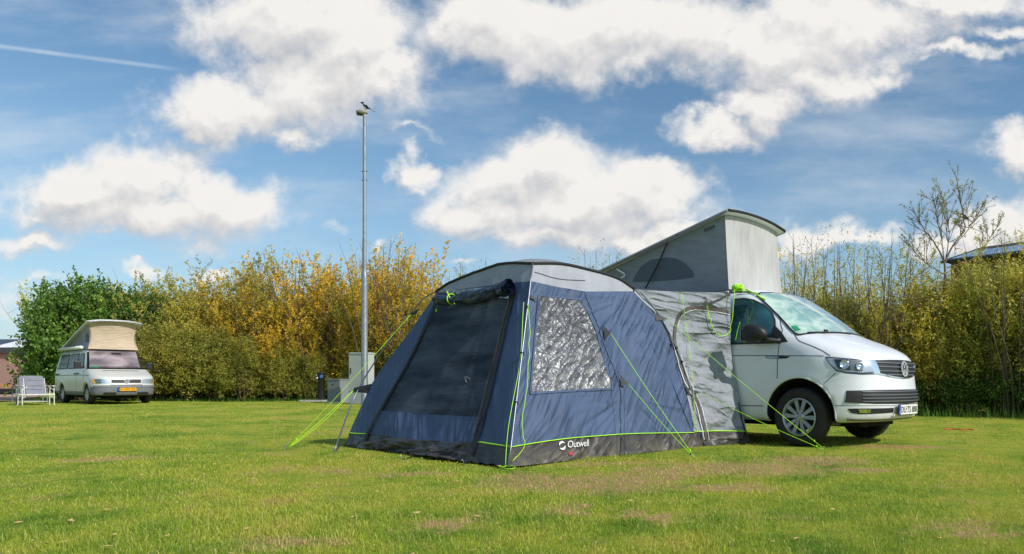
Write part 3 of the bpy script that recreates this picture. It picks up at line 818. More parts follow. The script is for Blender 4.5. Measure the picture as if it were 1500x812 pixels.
def emblem():
    mb = MB(); o0 = TF.plane(821.5, 653.5, *pR); K = 22
    def P(x, y): 
        p = o0 + np.array([x, 0, 0]) + np.array([0, KR, 1]) / math.hypot(1, KR) * y
        return p + nR * .022
    for s_ in (1, -1):     # two hooked leaves turning about each other
        out = []
        for k in range(K):
            t = k / (K - 1); a = R(195 - 172 * t); out.append((.036 * math.cos(a), .030 * math.sin(a) + .012))
        inn = []
        for k in range(K):
            t = k / (K - 1); a = R(195 - 172 * t); w = .5 + .4 * t if True else 0
            inn.append((.036 * (1 - .62 * math.sin(math.pi * (t * .8 + .1))) * math.cos(a) , (.030 * (1 - .62 * math.sin(math.pi * (t * .8 + .1)))) * math.sin(a) + .010))
        V = [P(s_ * x, s_ * y) for x, y in out] + [P(s_ * x, s_ * y) for x, y in inn]
        mb.add(V, [(i, i + 1, K + i + 1, K + i) for i in range(K - 1)])
    return mb.build('emblem', M['white_print'], tent)
emblem()
lb = [PRp(832, 663, .008), PRp(838, 662.5, .008), PRp(838, 667, .012), PRp(832, 667.5, .012)]
tab(lb, 'label_tag', 'red_label', .003)

# tunnel towards the van ------------------------------------------------------
B_px = [(1018, 652), (1016, 634), (1013, 611), (996, 540), (971, 477), (929, 424)]
V_px = [(1098, 649), (1090, 615), (1079, 560), (1071, 515), (1070, 470), (1070, 430)]
def tunnel():
    nb, nl = 150, 90
    Bc = np.array([TF.plane(x, y, *pR) for x, y in smooth_curve(B_px, nb)])
    Vc = np.array([TF.plane(x, y, (1, 0, 0), 3.455) for x, y in smooth_curve(V_px, nb)])
    Bc[0, 2] = Vc[0, 2] = .01
    u = np.linspace(0, 1, nl)[None, :, None]
    P = (1 - u) * Bc[:, None] + u * Vc[:, None]
    uv = np.stack([np.broadcast_to(np.linspace(0, 1.0, nl)[None], (nb, nl)), P[..., 2]], -1)
    U, Hh = uv[..., 0], uv[..., 1]
    from mathutils import noise as mn
    RN = np.array([[.034 * U_ * max(0, .45 - abs(mn.noise(Vector((U_ * 1.6 + H_ * .5, H_ * 7.5, 3.3)))) * 2.6) + .02 * max(0, .4 - abs(mn.noise(Vector((U_ * 2.6 - H_, H_ * 12 + U_ * 2, 8.1)))) * 2.4) for U_, H_ in zip(ra, rb)] for ra, rb in zip(U, Hh)])
    env = np.sin(np.pi * np.clip(U, 0, 1)) ** .6
    w = .026 * np.sin(19 * Hh + 2.2 * np.sin(4 * U + 1) + 1.5 * np.sin(5 * Hh)) * (.4 + .9 * U) + .012 * np.sin(9 * Hh - 3 * U) + .011 * np.sin(37 * Hh + 5 * U + 2 * np.sin(7 * Hh)) + .016 * np.maximum(0, np.sin(11 * Hh - 7 * U)) ** 3 + RN
    bow = -.05 * np.sin(np.pi * U)
    P = P + np.array([0, -1, 0]) * ((w + bow) * env)[..., None]
    P[..., 2] = np.maximum(P[..., 2], .008)
    V, F = P.reshape(-1, 3), gridf(nl, nb)
    hs = 9
    # lower band of skirt material below the piping
    zz = P[:, :, 2].mean(1); k = int(np.argmin(np.abs(zz - .16)))
    up = mesh('tunnel_wall', P[k:].reshape(-1, 3), gridf(nl, nb - k), M['tunnel_grey'], tent, True, uv=uv[k:].reshape(-1, 2))
    lo = mesh('tunnel_skirt', P[:k + 1].reshape(-1, 3), gridf(nl, k + 1), M['skirt'], tent, True, uv=uv[:k + 1].reshape(-1, 2))
    mb = MB(); mb.tube(P[k] + [0, -.008, 0], .006, 6); mb.build('piping', M['neon'], tent, True)
    # top and far side
    t0, t1 = P[-1], P[-1] + np.array([0, 1.9, .0]); mid = (t0 + t1) / 2 + [0, 0, .06]
    Q = np.stack([t0, mid, t1]); mesh('tunnel_roof', Q.reshape(-1, 3), gridf(nl, 3), M['tunnel_grey'], tent, True, uv=Q[..., :2].reshape(-1, 2))
    q = np.stack([t1, t1 * [1, 1, 0] + [0, 0, .01]]); mesh('tunnel_far_wall', q.reshape(-1, 3), gridf(nl, 2), M['tunnel_grey'], tent, True, uv=(q[..., [0, 2]]).reshape(-1, 2))
    return up, lo
tw, tl = tunnel()
tb = bvh_of([tw, tl] + tent_R)
def drape(bvh, px, off):
    o = Vector(TF.cam); out = []; nn = []
    for x, y in px:
        h = bvh.ray_cast(o, Vector(TF.ray(x, y)).normalized())
        if h[0] is None: continue
        n = h[1] if h[1].dot(o - h[0]) > 0 else -h[1]
        out.append(np.array(h[0] + n * off)); nn.append(np.array(n))
    return out, nn
def tent_strip(name, px, w, mat, off=.012, n=50):
    P, nn = drape(tb, smooth_curve(px, n), off)
    nn = [np.mean(nn[max(0, i-3):i+4], axis=0) for i in range(len(nn))]
    mb = MB(); ribbon(P, nn, w, mb)
    return mesh(name, mb.V, mb.F, M[mat], tent, True, uv=[(v[0] + v[1], v[2]) for v in mb.V])
ARC = [(1068, 458), (1043, 453), (1023, 450), (1008, 452), (996, 460), (990, 474), (987.5, 490), (988, 503), (993, 521), (1000, 545), (1009, 566), (1021, 590), (1028, 616), (1034, 645)]
tent_strip('door_zip', ARC, .042, 'zip_band', .014, 90)
tent_strip('zip_line', [(x + 1, y + 3.4) for x, y in ARC[:6]] , .008, 'white_print', .016, 40)
tent_strip('zip_line', [(x - 3.5, y) for x, y in ARC[7:]], .010, 'white_print', .016, 50)
tent_strip('zip_line', [(x + 3.8, y) for x, y in ARC[8:]], .006, 'white_print', .016, 50)
tent_strip('webbing', [(1031, 434), (1034.5, 442)], .018, 'black_trim', .02, 6)
tent_strip('webbing', [(1034, 444), (1048, 440), (1062, 433), (1068, 431)], .022, 'zip_band', .02, 16)
tent_strip('webbing', [(1081, 590), (1087, 618), (1094, 645)], .02, 'black_trim', .014, 16)
tent_strip('peg_skirt', [(1030, 653), (1050, 650), (1075, 647), (1097, 645)], .06, 'skirt_front', .03, 20)

# guy lines -------------------------------------------------------------------
def line(pts, r=.0029, name='guy_line', sag=0.0, n=24, mat='neon'):
    pts = [np.array(p, float) for p in pts]
    if len(pts) == 2:
        a, b = pts; pts = [a + (b - a) * t + np.array([0, 0, -sag * math.sin(math.pi * t)]) for t in np.linspace(0, 1, n)]
    mb = MB(); mb.tube(pts, r, 6); return mb.build(name, M[mat], tent, True)
E1 = TF.loc(gnd(421, 660)); E2 = TF.loc(gnd(1020, 677)); E3 = TF.loc(gnd(1210, 663))
for e in (E1, E2, E3): e[2] = .02
for s_, e in ((PFp(609, 465, .07), E1), (PFp(526, 577, .09), E1), (PRp(889.5, 490, .05), E2), (PRp(915.5, 564, .05), E2), (PRp(972, 469.5, .06), E3), (PRp(1021, 577, .06), E3)):
    g = line([s_, e], sag=.02)
    k = s_ + (e - s_) * .93; m = MB(); m.box(k - .007, k + .007); m.build('slider', M['neon'] if rng.random() > .3 else M['black_trim'], g)
line([PFp(528, 576, .09), E1 + [.02, .03, 0]], sag=.05)
for e in (E1, E2, E3): peg(e)
# slack cords along the corner pole, over the tunnel and under the van's rail
def wall_cord(px, which='R', off=.03, n=60, jit=.006):
    P, _ = wall_pts(smooth_curve(px, n), which, off)
    P = P + np.random.default_rng(len(px)).normal(0, jit, P.shape); P[:, 2] = np.maximum(P[:, 2], .01)
    P = [P[max(0, i-1):i+2].mean(0) for i in range(len(P))]
    return line(P, name='cord')
c1 = [np.array((KF * h, KR * h, h)) + np.array((-.045 - .02 * math.sin(5 * h), -.01, 0)) for h in np.linspace(1.50, .02, 40)]
line(c1, name='cord')
wall_cord([(771, 447), (772, 500), (769, 560), (762, 610), (762, 640), (766, 655), (756, 668), (748, 678)], off=.035)
gp = [TF.loc(gnd(x, y)) + [0, 0, .02] for x, y in ((748, 684), (738, 687), (730, 686), (742, 690), (752, 690), (754, 687), (744, 685))]
line(smooth_curve(gp, 30), name='cord')
P, _ = drape(tb, smooth_curve([(996, 433), (1001, 470), (1005.5, 502), (1011, 560), (1014, 610)], 40), .045)
line([P[0] + np.array([0.02, .25, .01])] + P + [TF.loc(gnd(1016, 655)) + [0, 0, .02]], name='cord')
P, _ = drape(tb, smooth_curve([(1033.5, 446), (1036, 462), (1043, 482), (1051, 492), (1057.5, 494.5), (1064, 491), (1068.5, 483)], 40), .03)
P = [p + np.random.default_rng(i).normal(0, .004, 3) for i, p in enumerate(P)]
VS = (1, 0, 0)
Q = [TF.plane(x, y, VS, 3.42) for x, y in ((1070, 478), (1073, 465), (1074, 450), (1075, 440), (1076, 425))]
line(smooth_curve(P + Q, 70), name='cord', r=.005)
line(smooth_curve([TF.plane(x, y, VS, 3.46) for x, y in ((1084, 472), (1081, 482), (1078, 495), (1077.5, 499))], 20), name='cord', r=.004)
# bundle of cord on the roof edge and its tail over the windscreen pillar
mb = MB(); c = TF.plane(1080.5, 421.5, VS, 3.52)
g_ = np.random.default_rng(4)
for k in range(7):
    ax = g_.normal(size=3); ax /= np.linalg.norm(ax); a = np.cross(ax, [0, 0, 1]); a /= np.linalg.norm(a); b = np.cross(ax, a)
    mb.tube([c + (.055 + .010 * g_.random()) * (math.cos(t) * a + math.sin(t) * b) * np.array([1, 1.1, .62]) for t in np.linspace(0, 2 * math.pi, 24)], .011, 6)
mb.build('cord_bundle', M['neon'], tent, True)

# ------------------------------------------------------------------ camper vans
def poly_sdf(poly, X, Z):
    """signed distance to a closed polygon, negative inside"""
    P = np.array(poly, float); Q = np.roll(P, -1, 0)
    d = np.full(X.shape, 1e9); ins = np.zeros(X.shape, bool)
    for a, b in zip(P, Q):
        e = b - a; wx, wz = X - a[0], Z - a[1]
        t = np.clip((wx * e[0] + wz * e[1]) / (e @ e), 0, 1)
        d = np.minimum(d, np.hypot(wx - e[0] * t, wz - e[1] * t))
        c = ((a[1] <= Z) & (b[1] > Z)) | ((b[1] <= Z) & (a[1] > Z))
        if abs(e[1]) > 1e-12:
            xi = a[0] + (Z - a[1]) / e[1] * e[0]; ins ^= c & (X < xi)
    return np.where(ins, -d, d)
def round_poly(pts, it=2):
    P = np.array(pts, float)
    for _ in range(it):
        Q = np.roll(P, -1, 0); P = np.stack([P * .75 + Q * .25, P * .25 + Q * .75], 1).reshape(-1, 2)
    return P
def smax(a, b, k):
    h = np.clip(.5 + .5 * (a - b) / k, 0, 1); return b * (1 - h) + a * h + k * h * (1 - h)
def surface_nets(fn, lo, hi, c):
    ax = [np.arange(l, h + c, c) for l, h in zip(lo, hi)]
    X, Y, Z = np.meshgrid(*ax, indexing='ij'); D = fn(X, Y, Z)
    S = D < 0; nx, ny, nz = S.shape
    cs = np.zeros((nx-1, ny-1, nz-1), int)
    for i in (0, 1):
        for j in (0, 1):
            for k in (0, 1): cs += S[i:nx-1+i, j:ny-1+j, k:nz-1+k]
    act = (cs > 0) & (cs < 8)
    ids = -np.ones(act.shape, int); ids[act] = np.arange(act.sum())
    I = np.argwhere(act); n = len(I)
    acc = np.zeros((n, 3)); cnt = np.zeros(n)
    cor = [(i, j, k) for i in (0, 1) for j in (0, 1) for k in (0, 1)]
    for a in cor:
        for b in cor:
            if sum(b) > sum(a) and sum(abs(p - q) for p, q in zip(a, b)) == 1:
                da = D[I[:, 0]+a[0], I[:, 1]+a[1], I[:, 2]+a[2]]; db = D[I[:, 0]+b[0], I[:, 1]+b[1], I[:, 2]+b[2]]
                m = (da < 0) != (db < 0); t = np.where(m, da / np.where(m, da - db, 1), 0)
                p = np.array(a)[None] + t[:, None] * (np.array(b) - np.array(a))[None]
                acc += p * m[:, None]; cnt += m
    V = (I + acc / cnt[:, None]) * c + np.array(lo)
    F = []
    for axn in range(3):
        s0 = [slice(None)] * 3; s1 = [slice(None)] * 3; s0[axn] = slice(0, -1); s1[axn] = slice(1, None)
        A, Bq = S[tuple(s0)], S[tuple(s1)]; E = np.argwhere(A != Bq)
        u, v = (axn + 1) % 3, (axn + 2) % 3
        E = E[(E[:, u] > 0) & (E[:, v] > 0) & (E[:, u] < S.shape[u] - 1) & (E[:, v] < S.shape[v] - 1)]
        def g(du, dv):
            q = E.copy(); q[:, u] += du; q[:, v] += dv; return ids[q[:, 0], q[:, 1], q[:, 2]]
        q = np.stack([g(-1, -1), g(0, -1), g(0, 0), g(-1, 0)], 1)
        fl = A[E[:, 0], E[:, 1], E[:, 2]]
        F.append(np.where(fl[:, None], q, q[:, ::-1]))
    F = np.concatenate(F); F = F[(F >= 0).all(1)]
    # pull the vertices onto the zero level
    e = c * .25
    for _ in range(3):
        x, y, z = V.T; d = fn(x, y, z)
        G = np.stack([fn(x + e, y, z) - fn(x - e, y, z), fn(x, y + e, z) - fn(x, y - e, z), fn(x, y, z + e) - fn(x, y, z - e)], 1) / (2 * e)
        g2_ = (G ** 2).sum(1) + 1e-6; st = G * (d / g2_)[:, None]
        ln = np.linalg.norm(st, axis=1); st *= np.minimum(1, c * .6 / (ln + 1e-9))[:, None]; V = V - st
    return V, F
def np_mesh(name, V, F, mat, parent):
    me = bpy.data.meshes.new(name); k = F.shape[1]
    me.vertices.add(len(V)); me.vertices.foreach_set('co', V.astype(np.float32).ravel())
    me.loops.add(F.size); me.loops.foreach_set('vertex_index', F.astype(np.int32).ravel())
    me.polygons.add(len(F)); me.polygons.foreach_set('loop_start', np.arange(0, F.size, k, dtype=np.int32))
    me.update(calc_edges=True); me.polygons.foreach_set('use_smooth', [True] * len(F))
    return link(name, me, mat, parent)

def paint(name, rgb, coat=.6, rough=.38, dirt=.25, metal=0.0):
    m, nt, b, out = newmat(name)
    tc = nt.new('ShaderNodeTexCoord').outputs['Object']; c = srgb(*rgb)
    z = nt.new('ShaderNodeSeparateXYZ', Vector=tc).outputs[2]
    g = nt.math('MULTIPLY', nt.smooth(z, .95, .25), nt.noise(tc, 7, 6, .7))
    g = nt.math('MULTIPLY', g, dirt * 1.5)
    n = nt.noise(nt.mapping(tc, (1, 1, .6)), 2.2, 4)
    base = nt.ramp(n, [(.35, tuple(x * .95 for x in c[:3])), (.65, c)])
    nt.set(b.inputs['Base Color'], nt.mix(g, base, srgb(140, 132, 116)))
    nt.set(b.inputs['Roughness'], nt.math('MULTIPLY_ADD', g, .6, rough))
    b.inputs['Coat Weight'].default_value = coat; b.inputs['Coat Roughness'].default_value = .06
    b.inputs['Metallic'].default_value = metal
    return m
M['white_paint'] = paint('white_paint', (228, 231, 236), dirt=.25)
M['silver_paint'] = paint('silver_paint', (204, 206, 200), metal=.15, coat=.4)
M['grey_plastic'] = simple('grey_plastic', (104, 108, 114), .55, var=.1)
M['black_plastic'] = simple('black_plastic', (28, 29, 31), .5, var=.15)
M['black_gloss'] = simple('black_gloss', (16, 17, 19), .15, coat=.5)
M['rubber'] = simple('rubber', (42, 41, 40), .82, var=.25, vscale=14, bump=.4, bscale=60)
M['alloy'] = simple('alloy', (176, 179, 183), .32, metal=.7, var=.06)
M['dark_metal'] = simple('dark_metal', (40, 39, 38), .6, metal=.4)
M['chrome'] = simple('chrome', (224, 226, 230), .12, metal=1, var=.02)
M['lamp_silver'] = simple('lamp_silver', (176, 182, 190), .35, metal=.5, var=.2, vscale=14)
M['badge'] = simple('badge', (214, 216, 220), .3, metal=.35, var=.02)
M['slat'] = simple('slat', (96, 98, 102), .4, metal=.0, var=.05)
M['well'] = simple('well', (18, 18, 18), .95)
M['plate_white'] = simple('plate_white', (226, 226, 222), .45, var=.02)
M['plate_yellow'] = simple('plate_yellow', (236, 168, 20), .45, var=.02)
M['plate_blue'] = simple('plate_blue', (24, 74, 170), .45, var=.02)
M['ink'] = simple('ink', (14, 14, 16), .5)
M['green_sticker'] = simple('green_sticker', (20, 140, 92), .5)
M['shut_line'] = simple('shut_line', (60, 62, 66), .7, var=.02)
def glass(name, c0, c1, rough=.04, spec=.6, vs=2.0, dist=1.5, clear=0.0, coat=1.0):
    m, nt, b, out = newmat(name)
    tc = nt.new('ShaderNodeTexCoord').outputs['Object']
    n = nt.noise(nt.mapping(tc, (1, 1, 2.2)), vs, 3, .5, dist)
    nt.set(b.inputs['Base Color'], nt.ramp(n, [(.36, srgb(*c0)), (.64, srgb(*c1))]))
    b.inputs['Roughness'].default_value = rough; b.inputs['Specular IOR Level'].default_value = spec
    b.inputs['Coat Weight'].default_value = coat; b.inputs['Coat Roughness'].default_value = .02
    if clear:
        tr = nt.new('ShaderNodeBsdfTransparent', Color=(.8, .95, .93, 1))
        mx = nt.new('ShaderNodeMixShader', _0=clear, _1=b.outputs[0], _2=tr.outputs[0]); nt.l.new(mx.outputs[0], out.inputs[0])
    return m
M['screen_glass'] = glass('windscreen_glass', (132, 172, 164), (196, 218, 204), vs=1.7, dist=2.5)
M['side_glass'] = glass('side_glass', (18, 62, 66), (44, 104, 112), vs=1.5, dist=.5)
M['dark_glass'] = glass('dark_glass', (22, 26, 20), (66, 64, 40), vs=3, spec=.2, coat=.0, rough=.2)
M['curtain_glass'] = glass('curtain_glass', (104, 94, 98), (164, 150, 154), vs=1.6, dist=.4, coat=.25)
def lamp_mat():
    m, nt, b, out = newmat('lamp_cover')
    b.inputs['Base Color'].default_value = (.8, .85, .9, 1); b.inputs['Roughness'].default_value = .03
    b.inputs['Coat Weight'].default_value = 1
    tr = nt.new('ShaderNodeBsdfTransparent', Color=(.96, .98, 1, 1))
    gl = nt.new('ShaderNodeBsdfGlossy', Roughness=.03)
    fr = nt.new('ShaderNodeFresnel', IOR=1.5)
    mx = nt.new('ShaderNodeMixShader', _0=fr.outputs[0], _1=tr.outputs[0], _2=gl.outputs[0]); nt.l.new(mx.outputs[0], out.inputs[0])
    return m
M['lamp_cover'] = lamp_mat()

class Van:
    def __init__(s, frame, root, body_bvh, width):
        s.f, s.root, s.b, s.w = frame, root, body_bvh, width
        s.o = Vector(frame.cam)
    def hit(s, o, d):
        h = s.b.ray_cast(Vector(o), Vector(d).normalized())
        if h[0] is None: return None
        n = h[1] if h[1].dot(Vector(d)) < 0 else -h[1]
        return np.array(h[0]), np.array(n)
    def shoot(s, p, mode):
        if mode == 'px': return s.hit(s.o, s.f.ray(*p))
        if mode == 'front': return s.hit((4, p[0], p[1]), (-1, 0, 0))        # (y, z)
        if mode == 'side': return s.hit((p[0], -3, p[1]), (0, 1, 0))         # (x, z)
        if mode == 'top': return s.hit((p[0], p[1], 4), (0, 0, -1))          # (x, y)
    def finish(s, name, V, F, mat, par, mirror, smooth=True, uv=None):
        o = mesh(name, V, F, M[mat], par, smooth, uv)
        if mirror:
            V2 = [(v[0], s.w - v[1], v[2]) for v in V]
            if mirror == 'join':
                n = len(V); bpy.data.objects.remove(o)
                o = mesh(name, list(V) + V2, list(F) + [tuple(i + n for i in f[::-1]) for f in F], M[mat], par, smooth, None if uv is None else list(uv) * 2)
            else: mesh(name, V2, [f[::-1] for f in F], M[mat], par, smooth, uv)
        return o
    def patch(s, name, poly, mat, mode='px', off=.004, step=None, par=None, mirror=False, clampy=None):
        """a sheet following the body inside an outline"""
        P = np.array(poly, float); ext = P.max(0) - P.min(0)
        step = step or max(ext) / 26
        out = []
        for a, b in zip(P, np.roll(P, -1, 0)):
            k = max(1, int(np.linalg.norm(b - a) / step))
            out += [a + (b - a) * i / k for i in range(k)]
        nb = len(out); pts = [Vector(p) for p in out]
        X, Y = np.meshgrid(np.arange(P[:, 0].min() + step * .5, P[:, 0].max(), step), np.arange(P[:, 1].min() + step * .5, P[:, 1].max(), step))
        d = poly_sdf(P, X, Y); m = d < -step * .35
        pts += [Vector((x, y)) for x, y in zip(X[m], Y[m])]
        r = geometry.delaunay_2d_cdt(pts, [(i, (i + 1) % nb) for i in range(nb)], [list(range(nb))], 1, 1e-6)
        V = []; ok = {}
        for i, p in enumerate(r[0]):
            h = s.shoot((p[0], p[1]), mode)
            if h is None: continue
            q = h[0] + h[1] * off
            if clampy is not None: q[1] = min(q[1], clampy)
            ok[i] = len(V); V.append(q)
        F = [tuple(ok[i] for i in f) for f in r[2] if all(i in ok for i in f)]
        if not F: print('MISS', name); return None
        return s.finish(name, V, F, mat, par or s.root, mirror)
    def strip(s, name, pts, w, mat, mode='px', off=.004, n=40, par=None, mirror=False, curve=True):
        C = smooth_curve(pts, n) if curve and len(pts) > 2 else resample(pts, n)
        H = [s.shoot(p, mode) for p in C]; H = [h for h in H if h is not None]
        if len(H) < 2: print('MISS', name); return None
        P = [h[0] + h[1] * off for h in H]; N_ = [h[1] for h in H]
        mb = MB(); ribbon(P, N_, w, mb)
        return s.finish(name, mb.V, mb.F, mat, par or s.root, mirror)
    def bar(s, name, pts, r, mat, mode='px', off=.004, n=30, par=None, mirror=False, flat=1.0):
        C = smooth_curve(pts, n) if len(pts) > 2 else resample(pts, n)
        H = [s.shoot(p, mode) for p in C]; H = [h for h in H if h is not None]
        if len(H) < 2: print('MISS', name); return None
        mb = MB(); mb.tube([h[0] + h[1] * off for h in H], r, 8)
        return s.finish(name, mb.V, mb.F, mat, par or s.root, mirror)

def wheel(parent, c, R0, wid, side, spokes=5, rim_r=.215, double=True, steer=0.0):
    """side = -1: outer face looks to -y"""
    hub = empty('wheel', c, 0); hub.parent = parent
    hub.rotation_euler = (0, 0, steer)
    y0 = side * wid / 2
    t = MB(); hw = wid / 2; ri = rim_r + .006
    prof = [(ri, -hw * .78), (ri + .03, -hw * .97), (R0 - .045, -hw * .98), (R0 - .012, -hw * .84), (R0, -hw * .6), (R0 + .002, 0), (R0, hw * .6), (R0 - .012, hw * .84), (R0 - .045, hw * .98), (ri + .03, hw * .97), (ri, hw * .78)]
    t.lathe(prof, axis='y', n=56)
    for k in range(-2, 3):       # tread grooves read as shallow dark rings
        pass
    o = t.build('tyre', M['rubber'], hub); autosmooth(o, 50)
    m = MB(); e = side
    # barrel and lip
    m.lathe([(rim_r + .006, e * hw * .78), (rim_r + .004, e * hw * .90), (rim_r - .008, e * hw * .93), (rim_r - .018, e * hw * .82), (rim_r - .03, e * hw * .2), (rim_r - .03, -e * hw * .7)], axis='y', n=48)
    yf, yb = e * hw * .72, e * hw * .42
    m.lathe([(0, yf + e * .012), (.030, yf + e * .012), (.034, yf + e * .004), (.062, yf - e * .004), (.072, yb)], axis='y', n=28)
    def spoke(a, r0, r1, w0, w1):
        ca, sa = math.cos(a), math.sin(a); V = []
        for (r, w, y) in ((r0, w0, yf - e * .004), (r1, w1, yf + e * .006), (r0, w0, yb - e * .02), (r1, w1, yb + e * .01)):
            for s_ in (-1, 1):
                V.append((r * ca - s_ * w * sa, y, r * sa + s_ * w * ca))
        m.add(V, [(0, 1, 3, 2), (4, 6, 7, 5), (0, 4, 5, 1), (2, 3, 7, 6), (0, 2, 6, 4), (1, 5, 7, 3)])
    for k in range(spokes):
        a = 2 * math.pi * k / spokes + .26
        if double:
            for d in (-.29, .29):
                # the pair leaves the hub close together and spreads to the lip
                ca, sa = math.cos(a), math.sin(a)
                spoke(a + d, .05, rim_r - .012, .017, .026)
        else: spoke(a, .05, rim_r - .015, .03, .04)
    o = m.build('rim', M['alloy'], hub); autosmooth(o, 30)
    m = MB(); m.lathe([(.0, yb - e * .05), (.145, yb - e * .05), (.15, yb - e * .03), (.15, yb - e * .08)], axis='y', n=32)
    m.box((-.05, min(yb - e * .01, yb - e * .07), .06), (.05, max(yb - e * .01, yb - e * .07), .16)); m.build('brake_disc', M['dark_metal'], hub)
    m = MB()
    for k in range(5):
        a = 2 * math.pi * (k + .5) / 5 + .26; m.lathe([(0, yf + e * .004), (.009, yf + e * .002), (.011, yb)], (.052 * math.cos(a), 0, .052 * math.sin(a)), 'y', 8)
    m.build('wheel_bolts', M['dark_metal'], hub)
    return hub
def vw_badge(parent, c, r, nx, mat='badge', name='badge', back='black_gloss'):
    """round badge: ring with V above W, facing along nx"""
    nx = Vector(nx).normalized(); up = Vector((0, 0, 1)); sx = up.cross(nx).normalized(); up = nx.cross(sx)
    Mx = Matrix((( *sx, 0), (*up, 0), (*nx, 0), (0, 0, 0, 1))).transposed(); Mx.translation = Vector(c)
    mb = MB(); n = 36
    V = []
    for rr, h in ((r, 0), (r, .012), (r * .86, .012), (r * .86, 0)):
        V += [Mx @ Vector((rr * math.cos(2 * math.pi * k / n), rr * math.sin(2 * math.pi * k / n), h)) for k in range(n)]
    mb.add(V, [(i * n + k, i * n + (k + 1) % n, (i + 1) * n + (k + 1) % n, (i + 1) * n + k) for i in range(3) for k in range(n)])
    def stroke(a, b, w=.13):
        a, b = Vector(a) * r, Vector(b) * r; d = (b - a).normalized(); s_ = Vector((-d.y, d.x)) * w * r / 2
        q = [a - s_, a + s_, b + s_, b - s_]
        V = [Mx @ Vector((p.x, p.y, .011)) for p in q] + [Mx @ Vector((p.x, p.y, .002)) for p in q]
        mb.add(V, [(0, 3, 2, 1), (0, 1, 5, 4), (1, 2, 6, 5), (2, 3, 7, 6), (3, 0, 4, 7)])
    stroke((-.36, .80), (0, .08)); stroke((.36, .80), (0, .08))
    stroke((-.78, .42), (-.34, -.78)); stroke((-.34, -.78), (0, -.06)); stroke((0, -.06), (.34, -.78)); stroke((.34, -.78), (.78, .42))
    o = mb.build(name, M[mat], parent)
    d = MB(); V = [Mx @ Vector((0, 0, .001))] + [Mx @ Vector((r * .9 * math.cos(2 * math.pi * k / n), r * .9 * math.sin(2 * math.pi * k / n), .001)) for k in range(n)]
    d.add(V, [(0, k + 1, (k + 1) % n + 1) for k in range(n)]); d.build('badge_back', M[back], o)
    return o
def flat_text(body, size, mat, parent, origin, sx, up, name, offset=0, space=1.0, fit=None):
    cu = bpy.data.curves.new(name, 'FONT'); cu.body = body; cu.size = size; cu.resolution_u = 2; cu.offset = offset; cu.space_character = space
    t = bpy.data.objects.new(name, cu); col.objects.link(t)
    me = bpy.data.meshes.new_from_object(t.evaluated_get(bpy.context.evaluated_depsgraph_get())); bpy.data.objects.remove(t)
    sx, up, o0 = Vector(sx).normalized(), Vector(up).normalized(), Vector(origin)
    xs_ = [v.co.x for v in me.vertices]; k = fit / (max(xs_) - min(xs_)) if fit else 1.0; x_0 = min(xs_) if fit else 0
    for v in me.vertices: v.co = o0 + sx * (v.co.x - x_0) * k + up * v.co.y
    me.update(); return link(name, me, M[mat], parent)

# ---- the white van ---------------------------------------------------------
WD = 1.904; HB = WD / 2
T_SIDE = round_poly([(.86, .30), (.905, .40), (.905, .60), (.885, .66), (.87, .80), (.86, .90), (.84, .97), (.80, 1.045), (.70, 1.115), (.52, 1.195), (.30, 1.275), (.17, 1.325),
   (-.05, 1.49), (-.32, 1.675), (-.52, 1.80), (-.68, 1.885), (-.90, 1.945), (-1.3, 1.985), (-2.0, 2.0), (-3.0, 1.995), (-3.75, 1.95), (-3.93, 1.85), (-4.02, 1.2), (-4.07, .9), (-4.08, .5), (-4.02, .30), (-2, .27), (0, .27), (.6, .27)], 1)
T_SECT = round_poly([(.12, .20), (.045, .27), (.012, .40), (.0, .62), (.0, .88), (.008, 1.06), (.03, 1.22), (.085, 1.45), (.155, 1.72), (.19, 1.82), (.30, 1.925), (.55, 1.98), (HB, 2.01),
   (WD-.55, 1.98), (WD-.30, 1.925), (WD-.19, 1.82), (WD-.155, 1.72), (WD-.085, 1.45), (WD-.03, 1.22), (WD-.008, 1.06), (WD, .88), (WD, .62), (WD-.012, .40), (WD-.045, .27), (WD-.12, .20)], 1)
def van_fn(side, sect, hb, arches, flare=.012, bowk=(.25, .35), kk=.10, crease=None):
    def fn(X, Y, Z):
        t = np.abs(Y - hb) / hb; bow = bowk[0] * t ** 2 + bowk[1] * t ** 8
        q = np.clip((X + 1.7) / 1.3, 0, 1); bow = bow * q * q * (3 - 2 * q)
        if X.ndim == 3:
            gx, gz_ = np.arange(X.min() - .1, X.max() + .75, .01), np.arange(Z.min() - .05, Z.max() + .05, .01)
            def tab2(poly, a, b, A, Bv):
                GA, GB = np.meshgrid(a, b, indexing='ij'); D = poly_sdf(poly, GA, GB)
                ia = np.clip((A - a[0]) / .01, 0, len(a) - 1.001); ib = np.clip((Bv - b[0]) / .01, 0, len(b) - 1.001)
                i, j = ia.astype(int), ib.astype(int); fa, fb = ia - i, ib - j
                return D[i, j]*(1-fa)*(1-fb) + D[i+1, j]*fa*(1-fb) + D[i, j+1]*(1-fa)*fb + D[i+1, j+1]*fa*fb
            ds = tab2(side, gx, gz_, X + bow, Z)
            dc = tab2(sect, np.arange(Y.min() - .05, Y.max() + .05, .01), gz_, Y, Z)
        else:
            ds = poly_sdf(side, X + bow, Z); dc = poly_sdf(sect, Y, Z)
        for (ax, az, ar) in arches:
            rho = np.hypot(X - ax, Z - az)
            dc = dc - flare * np.exp(-((rho - ar - .035) / .05) ** 2)
        if crease: dc = dc + .006 * (1 / (1 + np.exp(-(Z - crease) / .012)))
        d = smax(ds, dc, kk)
        for (ax, az, ar) in arches:
            rho = np.hypot(X - ax, Z - az)
            for s_ in (-1, 1):
                yy = Y if s_ < 0 else 2 * hb - Y
                w = np.maximum(rho - ar, yy - .36)
                d = np.maximum(d, -w)
        return d
    return fn
T_ARCH = [(.03, .36, .425), (-3.0, .36, .425)]
